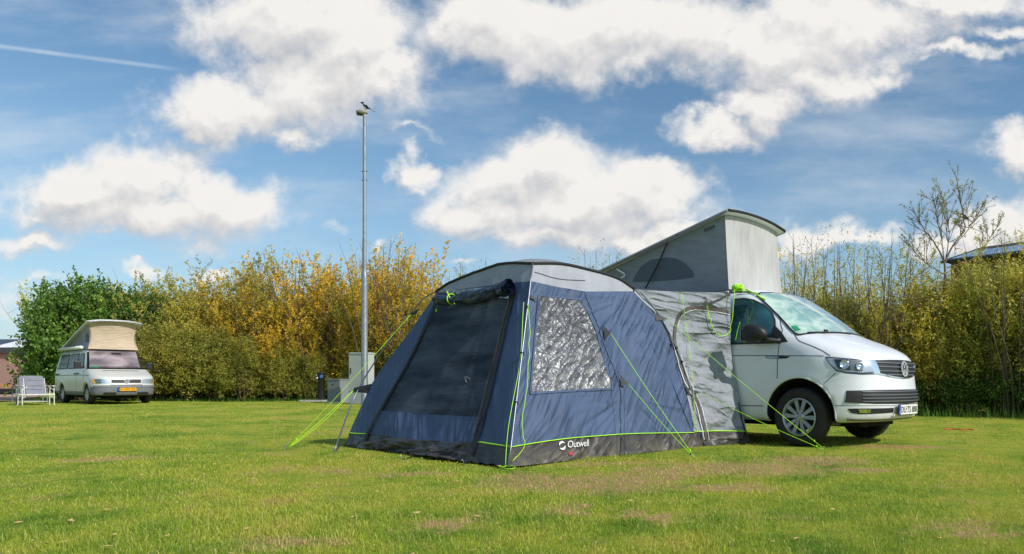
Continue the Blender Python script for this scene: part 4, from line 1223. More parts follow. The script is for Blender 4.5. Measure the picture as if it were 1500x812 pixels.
van = empty('camper_van', VF.o, VF.a, 'white camper van with raised grey pop-up roof, nose to the right of the blue tent', 'camper van')
V_, F_ = surface_nets(van_fn(T_SIDE, T_SECT, HB, T_ARCH, crease=1.062), (-4.2, -.1, .12), (1.02, WD + .1, 2.1), .024)
body = np_mesh('body', V_, F_, M['white_paint'], van)
# the inside of the arches is black
body.data.materials.append(M['well'])
cen = np.array([V_[f].mean(0) for f in F_])
def in_well(c):
    r = np.zeros(len(c), bool)
    for ax, az, ar in T_ARCH: r |= (np.hypot(c[:, 0] - ax, c[:, 2] - az) < ar + .006) & (c[:, 2] < az + ar)
    r |= c[:, 2] < .278
    return r & ((c[:, 1] > .012) & (c[:, 1] < WD - .012))
body.data.polygons.foreach_set('material_index', in_well(cen).astype(np.int32))
body.data.update()
vb = BVHTree.FromPolygons([tuple(v) for v in V_], [tuple(f) for f in F_])
v = Van(VF, van, vb, WD)
cx_px = lambda z, x=.9: VF.px((x, HB, z))
# windscreen
SC = [(.125, 1.285), (.155, 1.42), (.20, 1.62), (.245, 1.80), (.34, 1.845), (.6, 1.868), (HB, 1.875)]
SCb = [(HB, 1.338), (.6, 1.330), (.35, 1.315), (.2, 1.30)]
full = SC + [(WD - y, z) for y, z in SC[:-1][::-1]] + [(WD - y, z) for y, z in SCb[::-1][:-1]] + SCb
ws = v.patch('windscreen', full, 'screen_glass', 'front', .010, .05)
v.strip('screen_seal', full + [full[0]], .022, 'black_gloss', 'front', .013, 220, par=ws, curve=False)
v.patch('sticker', [(1132.5 + 20 * .0, 478), (1140, 477), (1171, 487), (1164, 487.5)] if False else [(1159, 479), (1166, 478), (1173, 485), (1165, 486)], 'green_sticker', 'px', .014, 1.5, par=ws)
mb = MB(); p0 = v.hit((4, .42, 1.32), (-1, 0, 0))[0]; p1 = v.hit((4, 1.02, 1.335), (-1, 0, 0))[0]; p2 = v.hit((4, .22, 1.315), (-1, 0, 0))[0]
mb.tube([p2 + [.02, 0, .005], p0 + [.03, 0, .012], p1 + [.03, 0, .006]], .009, 6); mb.tube([p0 + [.03, 0, .03], p0 + [.03, .07, .03]], .014, 6)
mb.build('wiper', M['black_plastic'], van, True)
# near door: glass, mirror base triangle, shut lines, handle-side badge
SG = [(-.98, 1.225), (-.98, 1.775), (-.83, 1.775), (-.70, 1.745), (-.56, 1.68), (-.43, 1.575), (-.36, 1.48), (-.335, 1.40), (-.335, 1.225)]
sg = v.patch('door_window', SG, 'side_glass', 'side', .006, .04, mirror=True)
v.strip('window_seal', SG[1:] + [SG[-1]], .018, 'black_trim', 'side', .008, 80, par=sg, mirror=True, curve=False)
v.patch('mirror_sail', [(-.35, 1.42), (-.25, 1.335), (-.125, 1.205), (-.38, 1.195)], 'black_plastic', 'side', .010, .03, mirror=True)
v.strip('window_ledge', [(-.99, 1.213), (-.30, 1.205)], .022, 'black_trim', 'side', .009, 20, mirror=True)
LN = .009
v.strip('door_gap', [(-.245, .78), (-.245, 1.05), (-.235, 1.32), (-.265, 1.40), (-.36, 1.565), (-.49, 1.70), (-.64, 1.805), (-.80, 1.835), (-.98, 1.84)], LN, 'shut_line', 'side', .003, 90, mirror=True)
v.strip('crease_line', [(1071, 521), (1139, 521.2), (1207, 521.7)], .008, 'shut_line', 'px', .003, 40, mirror=True)
v.strip('sill_line', [(-.99, .455), (-.70, .455), (-.43, .458)], .010, 'shut_line', 'side', .003, 30, mirror=True)
v.strip('bonnet_gap', [(1163, 489), (1170, 499), (1180, 503.5), (1189, 507), (1200, 511.8), (1207, 515.5), (1216, 521.5)], LN, 'shut_line', 'px', .003, 40, mirror=True)
v.strip('bumper_gap', [(1224, 547), (1215, 555), (1207, 562)], .006, 'shut_line', 'px', .003, 20, mirror=True)
v.strip('pillar_line', [(-.60, 1.865), (-.40, 1.74), (-.2, 1.585), (-.03, 1.42)], .012, 'shut_line', 'side', .003, 40, mirror=True) if False else None
v.patch('side_badge', [(1122, 522), (1142, 521.8), (1158, 522.4), (1153, 525), (1145, 525.6), (1122, 525)], 'black_gloss', 'px', .006, 2)
v.patch('side_badge_trim', [(1123, 522.5), (1141, 522.4), (1141, 524.7), (1123, 524.6)], 'chrome', 'px', .009, 2)
v.bar('arch_lip', [(.03 + .436 * math.cos(R(a)), .36 + .436 * math.sin(R(a))) for a in range(-8, 189, 7)], .011, 'white_paint', 'side', -.004, 90, mirror=True)
# roof gutter rail
v.strip('roof_rail', [(-3.6, 1.875), (-2, 1.885), (-1.2, 1.88), (-.85, 1.865), (-.68, 1.825)], .03, 'black_trim', 'side', .008, 60, mirror=True)
v.bar('awning_rail', [(-3.4, 1.855), (-2, 1.862), (-1.1, 1.858)], .022, 'steel', 'side', .03, 40)
# headlight
HLo = [(1208.5, 522.6), (1230, 524.2), (1255, 526.6), (1277.5, 529.4), (1281, 534), (1285.5, 545.5), (1284.5, 548.5), (1262, 549), (1240, 547), (1224.5, 544), (1215, 533.5)]
hl = v.patch('headlight', HLo, 'black_gloss', 'px', .004, 2.2, mirror=False)
def headlight():
    inner = v.patch('lamp_reflector', [(1211, 524.5), (1230, 526), (1276, 530.5), (1282.5, 544.5), (1262, 546.2), (1240, 544.8), (1226, 542), (1216, 533)], 'lamp_silver', 'px', .010, 2.0, par=hl)
    v.patch('lamp_bezel', [(1221, 526.7), (1242, 527.6), (1246, 543), (1228, 541)], 'black_gloss', 'px', .016, 1.8, par=hl)
    v.patch('lamp_bezel', [(1243, 528), (1262, 529.5), (1263, 544), (1247, 543.2)], 'grey_plastic', 'px', .016, 1.8, par=hl)
    for x, y, r in ((1236.5, 534.5, .052), (1258, 537, .045)):
        h = v.shoot((x, y), 'px'); c = h[0] + h[1] * .02; mb = MB()
        n = Vector(h[1]); q = n.to_track_quat('Z', 'Y').to_matrix()
        K = 24; V = []; F = []
        for i, (rr, hh) in enumerate([(r, .0), (r * .97, .012), (r * .80, .012), (r * .62, .0), (r * .40, -.004), (0.001, .006)]):
            V += [np.array(Vector(c) + q @ Vector((rr * math.cos(2*math.pi*k/K), rr * math.sin(2*math.pi*k/K), hh))) for k in range(K)]
        mb.add(V, [(i*K+k, i*K+(k+1) % K, (i+1)*K+(k+1) % K, (i+1)*K+k) for i in range(5) for k in range(K)])
        mb.build('lamp_lens', M['chrome'], hl, True)
    v.patch('lamp_glass', HLo, 'lamp_cover', 'px', .040, 2.2, par=hl)
headlight()
# far headlight: mirrored copies of the same pieces
def mirror_tree(o, parent):
    me = o.data.copy()
    for q in me.vertices: q.co.y = WD - q.co.y
    me.flip_normals()
    c = bpy.data.objects.new(o.name.split('.')[0], me); col.objects.link(c); c.parent = parent
    for ch in list(o.children): mirror_tree(ch, c)
    return c
mirror_tree(hl, van)
# upper grille
def sym(poly): return poly + [(WD - y, z) for y, z in poly[::-1]]
gr = v.patch('grille', sym([(.425, .985), (.44, .93), (.405, .855), (.70, .815), (HB - .001, .80)][::-1] + [(.425, .985)])if False else
    [(.43, .985), (.395, .86), (.45, .84), (.70, .805), (HB, .795), (WD-.70, .805), (WD-.45, .84), (WD-.395, .86), (WD-.43, .985), (WD-.7, .995), (HB, .998), (.7, .995)], 'black_plastic', 'front', .006, .04)
for k, z in enumerate((.955, .912, .866, .825)):
    a = .425 if k < 3 else .60
    v.strip('grille_slat', [(a, z), (.6, z), (HB, z - .002), (WD - .6, z), (WD - a, z)], .013, 'slat', 'front', .018, 50, par=gr)
v.strip('grille_trim', [(.42, .872), (.405, .85), (.46, .835), (.72, .80), (HB, .788), (WD-.72, .80), (WD-.46, .835), (WD-.405, .85), (WD-.42, .872)], .010, 'chrome', 'front', .014, 80, par=gr)
h = v.hit((4, HB, .893), (-1, 0, 0))
vw_badge(van, h[0] + np.array([.02, 0, 0]), .088, (1, 0, .10))
# lower grille
LG = [(1243, 572), (1262, 571.6), (1290, 571.8)]
lg = v.patch('lower_grille', [(.115, .645), (.35, .652), (HB, .655), (WD-.35, .652), (WD-.115, .645), (WD-.10, .515), (WD-.35, .498), (HB, .49), (.35, .498), (.10, .515)], 'black_plastic', 'front', .005, .045)
for z in (.632, .596, .560, .525):
    v.strip('grille_slat', [(.22, z), (.5, z), (HB, z), (WD - .5, z), (WD - .22, z)], .012, 'slat', 'front', .014, 50, par=lg)
v.patch('lower_grille_corner', [(.118, .643), (.215, .646), (.205, .508), (.102, .517)], 'black_trim', 'front', .012, .03, par=lg, mirror=True)
# fog lamp slot
fg = v.patch('fog_slot', [(.115, .445), (.16, .448), (.66, .448), (.66, .395), (.20, .385), (.14, .40)], 'black_plastic', 'front', .005, .03, mirror=True)
v.patch('fog_lamp', [(.185, .440), (.30, .440), (.30, .398), (.20, .398)], 'chrome', 'front', .010, .02, par=fg, mirror=True)
v.strip('bumper_crease', [(1221, 594.2), (1245, 594.5), (1280, 594.6), (1318, 594.5)], .006, 'shut_line', 'px', .002, 40)
v.strip('bumper_lip', [(.13, .325), (.2, .318), (.5, .312), (HB, .315), (WD-.5, .312), (WD-.2, .318), (WD-.13, .325)], .035, 'grey_plastic', 'front', .004, 60)
# number plate
def plate(par, c, w, hh, nx, txt, base, size, bluew=.045, gap=None):
    nx = Vector(nx).normalized(); up = Vector((0, 0, 1)); sx = up.cross(nx).normalized(); up = nx.cross(sx); c = Vector(c)
    o = MB(); 
    def q(x0, x1, y0, y1, d, m):
        V = [c + sx * x + up * y + nx * dd for dd in (0, d) for y in (y0, y1) for x in (x0, x1)]
        m.add(V, [(0, 2, 3, 1), (4, 5, 7, 6), (0, 1, 5, 4), (2, 6, 7, 3), (0, 4, 6, 2), (1, 3, 7, 5)])
    q(-w / 2 - .008, w / 2 + .008, -hh / 2 - .008, hh / 2 + .008, .006, o); p = o.build('number_plate', M['black_plastic'], par)
    m2 = MB(); q(-w / 2 + bluew, w / 2, -hh / 2, hh / 2, .010, m2); m2.build('plate_face', M[base], p)
    m3 = MB(); q(-w / 2, -w / 2 + bluew - .001, -hh / 2, hh / 2, .010, m3); m3.build('plate_band', M['plate_blue'], p)
    flat_text(txt, size, 'ink', p, c + nx * .0125 - sx * (w / 2 - bluew - .012) - up * size * .34, sx, up, 'plate_text', .001, 1.0, w - bluew - .03)
    flat_text('D' if txt[0] == 'D' else 'NL', .03, 'plate_white', p, c + nx * .0125 - sx * (w / 2 - .008) - up * hh * .35, sx, up, 'plate_text', 0, 1.0, .022)
h = v.hit((4, HB, .43), (-1, 0, 0))
plate(van, h[0] + np.array([.022, 0, -.005]), .52, .11, (1, 0, -.03), 'DU:TS 888', 'plate_white', .105)
v.strip('plate_holder', [(HB - .30, .372), (HB, .372), (HB + .30, .372)], .03, 'white_paint', 'front', .02, 10)
# exterior mirror
def door_mirror(par, flip):
    c = np.array([-.46, -.155, 1.315]); V = []; F = []; K = 20
    prof = [(-.135, .60, .50), (-.12, .86, .80), (-.08, 1.0, .98), (-.02, 1.0, 1.0), (.05, .90, .90), (.11, .72, .66), (.15, .45, .36), (.165, .12, .10)]
    for (x, sy, sz) in prof:
        for k in range(K):
            t = 2 * math.pi * k / K; ct, st = math.cos(t), math.sin(t)
            r = (abs(ct) ** 3.2 + abs(st) ** 3.2) ** (-1 / 3.2)
            V.append(c + np.array([x, ct * r * .105 * sy, st * r * .108 * sz + (.015 * (sz - 1)) ]))
    for i in range(len(prof) - 1):
        for k in range(K): F.append((i*K+k, i*K+(k+1) % K, (i+1)*K+(k+1) % K, (i+1)*K+k))
    F += [tuple(range(K - 1, -1, -1)), tuple((len(prof) - 1) * K + k for k in range(K))]
    fl = (lambda P: [(p[0], WD - p[1], p[2]) for p in P]) if flip else (lambda P: P)
    o = mesh('door_mirror', fl(V), F, M['black_plastic'], par); autosmooth(o, 40)
    m = MB(); m.tube([c + [.06, .04, -.07], c + [.15, .10, -.085], c + [.20, .17, -.09], c + [.22, .20, -.09]], [.035, .034, .032, .04], 10); m.V = fl(m.V); m.build('mirror_arm', M['black_plastic'], o, True)
    m = MB(); m.box(c + [-.139, -.085, -.085], c + [-.136, .085, .08]); m.V = fl(m.V); m.build('mirror_glass', M['chrome'], o)
door_mirror(van, False); door_mirror(van, True)
# tail of the cord lying over the roof edge and the pillar
cp_ = []
for x_, y_ in ((1084, 425.5), (1089, 428.5), (1093, 427), (1100, 429.5), (1107, 433), (1114, 437.5), (1121, 441)):
    h_ = v.shoot((x_, y_), 'px')
    if h_: cp_.append(TF.loc(VF.M.T @ (h_[0] + h_[1] * .02) + VF.o))
if len(cp_) > 3:
    line(smooth_curve(cp_, 30), name='cord', r=.008); line(smooth_curve([p_ + [0, 0, .012 * (-1) ** i_] for i_, p_ in enumerate(cp_)], 30), name='cord', r=.006)
# wheels
for x in (0.0, -3.0):
    wheel(van, (x + .015, .135, .338), .338, .215, -1)
    wheel(van, (x + .015, WD - .135, .338), .338, .215, 1)
mb = MB(); mb.box((-.5, .5, .22), (.55, WD - .5, .30)); mb.box((-3.6, .6, .2), (-.6, WD - .6, .30)); mb.tube([(.0, .2, .30), (.0, WD - .2, .30)], .04, 8); mb.build('chassis', M['well'], van)
mb = MB(); mb.tube([(.28, .3, .27), (.28, .5, .255), (.28, .75, .26)], .03, 8); mb.build('tow_beam', M['grey_plastic'], van)
# cab seats showing through nothing but the side glass are left to the tint

# pop-up roof: lid, canvas, struts
def lidz(x, y): return 2.925 + .2354 * (x + 1.12) - .04 * (abs(y - HB) / (HB - .2)) ** 2.2
def lid_pt(y, t, up=0.0):
    """t=0 rear hinge, t=1 front edge; y in van width"""
    y0, y1 = .20, WD - .20
    w = abs(y - HB) / (HB - .2)
    xf = -1.07 - .02 * w ** 2 - .10 * (y - .2) / 1.5; xr = -3.92 + .08 * w ** 3
    x = xr + (xf - xr) * t
    z = lidz(x, y) + .02
    return np.array([x, y, z + up])
ny, nt_ = 25, 31
ys = np.linspace(.20, WD - .20, ny); ts = np.linspace(0, 1, nt_)
top = np.array([[lid_pt(y, t, .028) for y in ys] for t in ts]); bot_ = np.array([[lid_pt(y, t, -.012) for y in ys] for t in ts])
def closed(a, b, name, mat, par):
    n0, n1 = a.shape[:2]; V = np.concatenate([a.reshape(-1, 3), b.reshape(-1, 3)]); N0 = n0 * n1; F = []
    for j in range(n0 - 1):
        for i in range(n1 - 1):
            q = (j*n1+i, j*n1+i+1, (j+1)*n1+i+1, (j+1)*n1+i); F.append(q[::-1]); F.append(tuple(k + N0 for k in q))
    ring = [i for i in range(n1)] + [j*n1+n1-1 for j in range(1, n0)] + [(n0-1)*n1+i for i in range(n1-2, -1, -1)] + [j*n1 for j in range(n0-2, 0, -1)]
    for a_, b_ in zip(ring, ring[1:] + ring[:1]): F.append((a_, b_, b_ + N0, a_ + N0))
    o = mesh(name, V, F, mat, par); return autosmooth(o, 40)
lid = closed(top, bot_, 'roof_lid', M['white_paint'], van)
edge = [top[j, 0] * .5 + bot_[j, 0] * .5 for j in range(nt_)] + [top[-1, i] * .5 + bot_[-1, i] * .5 for i in range(1, ny)] + [top[j, -1] * .5 + bot_[j, -1] * .5 for j in range(nt_ - 2, -1, -1)]
eo = []
for p in edge[nt_-1:nt_+ny-1]: eo.append(p + np.array([.006, 0, -.004]))
mb = MB(); mb.tube(eo, .020, 8); mb.build('lid_seal', M['black_trim'], lid, True)
for s_ in (0, -1):
    mb = MB(); mb.tube([top[j, s_] + np.array([0, (-.012 if s_ == 0 else .012), -.03]) for j in range(nt_)], .020, 8); mb.build('lid_edge_rail', M['steel'], lid, True)
# canvas
yb0, yb1 = .265, WD - .265
def canvas():
    nz, nx = 34, 50
    for y, nm in ((yb0, 'canvas_side'), (yb1, 'canvas_side')):
        P = np.zeros((nz, nx, 3)); uv = np.zeros((nz, nx, 2))
        for i, t in enumerate(np.linspace(0, 1, nx)):
            fs = 0 if y < HB else 1; xb = -3.75 + (-1.10 - .10 * fs + 3.75) * t; xt = -3.75 + (-1.19 - .08 * fs + 3.75) * t
            zb = 1.92; zt = lidz(xt, y)
            for j, s_ in enumerate(np.linspace(0, 1, nz)):
                inn = .035 * math.sin(math.pi * s_) * math.sin(math.pi * min(1, t * 1.05)) ** .5 + .004 * math.sin(9 * t + 8 * s_)
                xx = xb + (xt - xb) * s_ - .02 * math.sin(math.pi * s_) * t
                P[j, i] = (xx, y + (inn if y < HB else -inn), zb + (zt - zb) * s_); uv[j, i] = (xx, P[j, i, 2])
        mesh(nm, P.reshape(-1, 3), gridf(nx, nz), M['pop_side_shaded'], van, True, uv=uv.reshape(-1, 2))
        if y == yb0: sideP = P
    P = np.zeros((nz, nx, 3)); uv = np.zeros((nz, nx, 2))
    for i, s0 in enumerate(np.linspace(0, 1, nx)):
        for j, s_ in enumerate(np.linspace(0, 1, nz)):
            w = abs(2 * s0 - 1)
            yb_, yt_ = yb0 + (yb1 - yb0) * s0, yb0 + (yb1 - yb0) * s0
            sp = .035 * (1 - s_) ** 2 * (2 * s0 - 1)
            yy = yb_ + sp * 1.2
            xb = -1.10 + .05 * (1 - w ** 2.2) - .10 * s0; xt = -1.19 + .03 * (1 - w ** 2.2) - .08 * s0
            zt = lidz(xt, yy)
            sag = -.035 * math.sin(math.pi * s_) * (.3 + .7 * math.sin(math.pi * s0)) - .012 * math.exp(-((s0 - .62) / .02) ** 2) * math.exp(-((s_ - .45) / .4) ** 2)
            P[j, i] = (xb + (xt - xb) * s_ + sag, yy, 1.92 + (zt - 1.92) * s_); uv[j, i] = (yy, P[j, i, 2])
    mesh('canvas_front', P.reshape(-1, 3), gridf(nx, nz), M['pop_front_lit'], van, True, uv=uv.reshape(-1, 2))
    return sideP
sideP = canvas()
cb = BVHTree.FromPolygons([tuple(p) for p in sideP.reshape(-1, 3)], gridf(50, 34))
vc = Van(VF, van, cb, WD)
vc.patch('canvas_window', [(927, 413), (930, 405), (939, 391), (953, 381), (975, 377.5), (991, 379), (1005, 387), (1015.5, 399), (1017, 406), (1000, 409), (954, 413)], 'pop_mesh', 'px', .006, 4)
vc.patch('canvas_label', [(1031, 336), (1046, 329.5), (1048.5, 332), (1046, 335), (1035, 340), (1031.5, 340)], 'pop_mesh', 'px', .006, 3)
vc.bar('gas_strut', [(981, 356), (966, 390), (949, 424)], .011, 'black_trim', 'px', .05, 12)
vc.bar('lid_bracket', [(907, 394), (919, 403), (910, 410)], .013, 'white_print', 'px', .05, 12)

# ---- the silver van with its tan pop-up roof --------------------------------
def silver_van():
    W4 = 1.84; H4 = W4 / 2; b4 = .677
    fx = gnd(131, 592.2)
    fr = Frame(fx[0] - math.sin(b4) * .1, fx[1] - math.cos(b4) * .1, -b4)
    root = empty('camper_van', fr.o, fr.a, 'small silver camper van with tan raised roof parked beside the far left hedge', 'camper van')
    side = round_poly([(.84, .28), (.90, .36), (.90, .58), (.87, .66), (.84, .86), (.78, .94), (.60, 1.02), (.28, 1.14), (.16, 1.20), (.0, 1.36), (-.18, 1.55), (-.36, 1.74), (-.50, 1.86), (-.85, 1.92), (-2.0, 1.94), (-3.3, 1.92), (-3.72, 1.84), (-3.84, 1.2), (-3.88, .8), (-3.88, .45), (-3.8, .28), (-2, .26), (0, .26)], 1)
    sect = round_poly([(.10, .2), (.04, .28), (.01, .45), (0, .7), (0, .95), (.02, 1.15), (.08, 1.45), (.14, 1.75), (.20, 1.86), (.35, 1.92), (H4, 1.945), (W4-.35, 1.92), (W4-.20, 1.86), (W4-.14, 1.75), (W4-.08, 1.45), (W4-.02, 1.15), (W4, .95), (W4, .7), (W4-.01, .45), (W4-.04, .28), (W4-.10, .2)], 1)
    arch = [(0, .33, .38), (-2.92, .33, .38)]
    V, F = surface_nets(van_fn(side, sect, H4, arch, bowk=(.13, .25), kk=.09), (-4.0, -.08, .15), (1.0, W4 + .08, 2.02), .05)
    bd = np_mesh('body', V, F, M['silver_paint'], root); bd.data.materials.append(M['grey_plastic']); bd.data.materials.append(M['well'])
    c = np.array([V[f].mean(0) for f in F]); mi = np.where(c[:, 2] < .60, 1, 0)
    mi = np.where((c[:, 0] < .45) & (c[:, 2] > .42), 0, mi)
    for ax, az, ar in arch: mi = np.where((np.hypot(c[:, 0]-ax, c[:, 2]-az) < ar + .02) & (c[:, 1] > .06) & (c[:, 1] < W4-.06), 2, mi)
    mi = np.where(c[:, 2] < .30, 2, mi); bd.data.polygons.foreach_set('material_index', mi.astype(np.int32)); bd.data.update()
    s = Van(fr, root, BVHTree.FromPolygons([tuple(p) for p in V], [tuple(f) for f in F]), W4)
    s.patch('windscreen_frame', [(.06, 1.18), (.19, 1.84), (W4-.19, 1.84), (W4-.06, 1.18)], 'black_gloss', 'front', .014, .08)
    s.patch('windscreen', [(.12, 1.215), (.225, 1.80), (W4-.225, 1.80), (W4-.12, 1.215)], 'curtain_glass', 'front', .024, .08)
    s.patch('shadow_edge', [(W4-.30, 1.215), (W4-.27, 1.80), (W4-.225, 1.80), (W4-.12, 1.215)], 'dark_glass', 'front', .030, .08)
    s.strip('wiper', [(.35, 1.235), (W4-.35, 1.235)], .03, 'black_trim', 'front', .034, 14)
    s.patch('rear_view_mirror', [(H4-.12, 1.74), (H4+.16, 1.74), (H4+.16, 1.68), (H4-.12, 1.68)], 'black_plastic', 'front', .034, .1)
    s.patch('sticker', [(.14, 1.23), (.42, 1.23), (.40, 1.265), (.2, 1.27)], 'green_sticker', 'front', .034, .08)
    s.strip('bonnet_vent', [(.40, 1.125), (W4-.40, 1.125)], .025, 'black_trim', 'front', .01, 12)
    g = s.patch('grille', [(.50, .83), (.50, .715), (W4-.50, .715), (W4-.50, .83)], 'black_plastic', 'front', .012, .1)
    s.patch('lower_grille', [(.46, .655), (.46, .60), (W4-.46, .60), (W4-.46, .655)], 'black_plastic', 'front', .012, .1)
    h = s.hit((4, H4, .775), (-1, 0, 0)); vw_badge(root, h[0] + np.array([.02, 0, 0]), .075, (1, 0, .1))
    for m_ in (0, 1):
        q = (lambda y: W4 - y) if m_ else (lambda y: y)
        hlp = s.patch('headlight', [(q(.10), .85), (q(.47), .84), (q(.47), .705), (q(.13), .70)], 'lamp_silver', 'front', .010, .06)
        s.patch('lamp_glass', [(q(.10), .85), (q(.47), .84), (q(.47), .705), (q(.13), .70)], 'lamp_cover', 'front', .03, .06, par=hlp)
        s.patch('indicator', [(q(.05), .84), (q(.095), .85), (q(.125), .70), (q(.06), .70)], 'plate_yellow', 'front', .012, .05, par=hlp)
        s.patch('fog_slot', [(q(.28), .40), (q(.62), .40), (q(.62), .33), (q(.28), .33)], 'black_plastic', 'front', .008, .08)
    s.strip('crease_line', [(-3.7, .98), (-2, .98), (-.2, .98), (.3, .95)], .018, 'shut_line', 'side', .004, 30)
    for x in (-.28, -1.12): s.strip('door_gap', [(x, .45), (x, 1.15)], .016, 'shut_line', 'side', .004, 12)
    for x0, x1 in ((-3.45, -2.35), (-2.22, -1.2), (-1.08, -.40)):
        f_ = s.patch('side_window', [(x0, 1.22), (x0 + .06, 1.72), (x1 - (.28 if x1 > -.5 else .02), 1.72), (x1, 1.22)], 'dark_glass', 'side', .012, .09)
        s.strip('window_seal', [(x0, 1.22), (x0 + .06, 1.72), (x1 - (.28 if x1 > -.5 else .02), 1.72), (x1, 1.22), (x0, 1.22)], .03, 'black_trim', 'side', .014, 40, par=f_, curve=False)
    s.strip('door_handle', [(-1.02, 1.03), (-.86, 1.03)], .05, 'black_trim', 'side', .02, 5)
    s.strip('door_handle', [(-1.36, 1.03), (-1.20, 1.03)], .05, 'black_trim', 'side', .02, 5)
    s.strip('side_vent', [(-3.7, 1.02), (-3.25, 1.02)], .05, 'black_trim', 'side', .015, 8)
    for y in (-.13, W4 + .13):
        mb = MB(); e = -1 if y < 0 else 1
        mb.box((-.50, y - .09, 1.20), (-.36, y + .09, 1.44)); mb.box((-.44, min(y, y - e * .16), 1.24), (-.40, max(y, y - e * .16), 1.30)); mb.build('door_mirror', M['black_plastic'], root, bevel=.03)
    for x in (0, -2.92):
        wheel(root, (x, .12, .315), .315, .205, -1, rim_r=.19, double=False, spokes=6); wheel(root, (x, W4 - .12, .315), .315, .205, 1, rim_r=.19, double=False, spokes=6)
    mb = MB(); mb.box((-3.4, .5, .2), (.5, W4 - .5, .32)); mb.build('chassis', M['well'], root)
    h = s.hit((4, H4, .50), (-1, 0, 0)); plate(root, h[0] + np.array([.03, .0, 0]), .52, .11, (1, 0, 0), '01-NV-ZX', 'plate_yellow', .105)
    s.strip('bumper_trim', [(.045, .585), (.3, .60), (H4, .60), (W4-.3, .60), (W4-.045, .585)], .07, 'grey_plastic', 'front', .012, 50)
    # awning case on the near roof edge
    mb = MB(); mb.tube([(-3.3, .06, 1.93), (-.75, .06, 1.93)], .058, 14); mb.build('awning_case', M['plate_white'], root, True)
    # lid and canvas
    def lp(y, t, u=0):
        w = abs(y - H4) / (H4 - .1); xf = -.30 - .05 * w ** 2.4; xr = -3.4; x = xr + (xf - xr) * t
        return np.array([x, y, 2.0 + .86 * (x + 3.4) / 3.1 - .07 * w ** 3 + u + .02 * math.sin(math.pi * t)])
    ys = np.linspace(.10, W4 - .10, 17); ts = np.linspace(0, 1, 21)
    ld = closed(np.array([[lp(y, t, .045) for y in ys] for t in ts]), np.array([[lp(y, t, 0) for y in ys] for t in ts]), 'roof_lid', M['plate_white'], root)
    mb = MB(); mb.tube([lp(y, 1, .0) + [.02, 0, 0] for y in ys], .03, 6); mb.build('lid_seal', M['steel'], ld, True)
    n = 20
    for nm, y in (('canvas_side', .22), ('canvas_side', W4 - .22)):
        P = np.zeros((n, n, 3))
        for i, t in enumerate(np.linspace(0, 1, n)):
            for j, q in enumerate(np.linspace(0, 1, n)):
                x = -3.3 + 2.80 * t; zt = lp(y, .5)[2] * 0 + 2.0 + .86 * (x + 3.4) / 3.1 - .08
                P[j, i] = (x - .03 * math.sin(math.pi * q) * t, y + (.06 if y < H4 else -.06) * math.sin(math.pi * q), 1.88 + (zt - 1.88) * q)
        mesh(nm, P.reshape(-1, 3), gridf(n, n), M['pop_shaded_small'], root, True, uv=P[..., [0, 2]].reshape(-1, 2))
        if y < H4:
            cbv = BVHTree.FromPolygons([tuple(p) for p in P.reshape(-1, 3)], gridf(n, n))
            k = Van(fr, root, cbv, W4)
            k.patch('canvas_window', [(-1.15, 2.12), (-1.12, 2.34), (-.95, 2.46), (-.80, 2.40), (-.72, 2.12)], 'pop_mesh', 'side', .01, .06)
    P = np.zeros((n, n, 3))
    for i, t in enumerate(np.linspace(0, 1, n)):
        for j, q in enumerate(np.linspace(0, 1, n)):
            w = 2 * t - 1; wd = H4 - .22 - .05 * math.sin(math.pi * q) + .04 * (1 - q) ** 3 + .03 * q ** 3; y = H4 + w * wd
            x = -.50 + .10 * (1 - w * w) - .08 * math.sin(math.pi * q); zt = 2.0 + .86 * (-.42 + 3.4) / 3.1 - .07 * abs(w) ** 3
            P[j, i] = (x, y, 1.88 + (zt - 1.88) * q)
    mesh('canvas_front', P.reshape(-1, 3), gridf(n, n), M['pop_tan_lit'], root, True, uv=P[..., [1, 2]].reshape(-1, 2))
    return root, fr
silver_van()

# ------------------------------------------------------------------ lamp post with the magpie
def lamp():
    p = gnd(534, 592.6); k = p[1] / FPX
    top = CH + (HY - 166) * k
    r = empty('lamp_post', p, 0, 'tall galvanised lamp post with a small flat lamp head, magpie sitting on it', 'lamp post')
    zj = CH + (HY - 405) * k
    m = MB(); m.lathe([(.11, 0), (.105, .02), (.098, zj - .1), (.095, zj), (.07, zj + .12), (.062, zj + .2), (.052, top - .1), (.05, top)], n=16); m.build('pole', M['steel'], r, True)
    m = MB(); 
    for z in (zj - .05, zj + .1, CH + (HY - 252) * k, CH + (HY - 265) * k):
        m.box((-.085, -.01, z), (.085, .01, z + .03))
    m.build('bolts', M['dark_metal'], r)
    m = MB(); V = []; K = 18
    prof = [(-.28, .02), (-.25, .08), (-.17, .115), (-.05, .12), (.05, .09), (.10, .05)]
    for x, w in prof:
        for q in range(K):
            t = 2 * math.pi * q / K
            V.append((x, w * math.cos(t), top + .04 + w * .62 * math.sin(t) - (0.02 if math.sin(t) < 0 else 0)))
    m.add(V, [(i*K+j, i*K+(j+1) % K, (i+1)*K+(j+1) % K, (i+1)*K+j) for i in range(5) for j in range(K)] + [tuple(range(K-1, -1, -1)), tuple(5*K+j for j in range(K))])
    m.build('lamp_head', simple('lamp_head', (150, 146, 136), .6), r, True)
    m = MB(); m.lathe([(.001, top - .075), (.09, top - .07), (.11, top - .04), (.10, top - .02)], (-.16, 0, 0), n=18); m.build('lamp_glass', M['black_gloss'], r, True)
    return p, top
lp_, ltop = lamp()
BLACKB = simple('feather_black', (18, 24, 36), .45); WHITEB = simple('feather_white', (226, 226, 222), .7); BROWNB = simple('feather_brown', (70, 48, 34), .8)
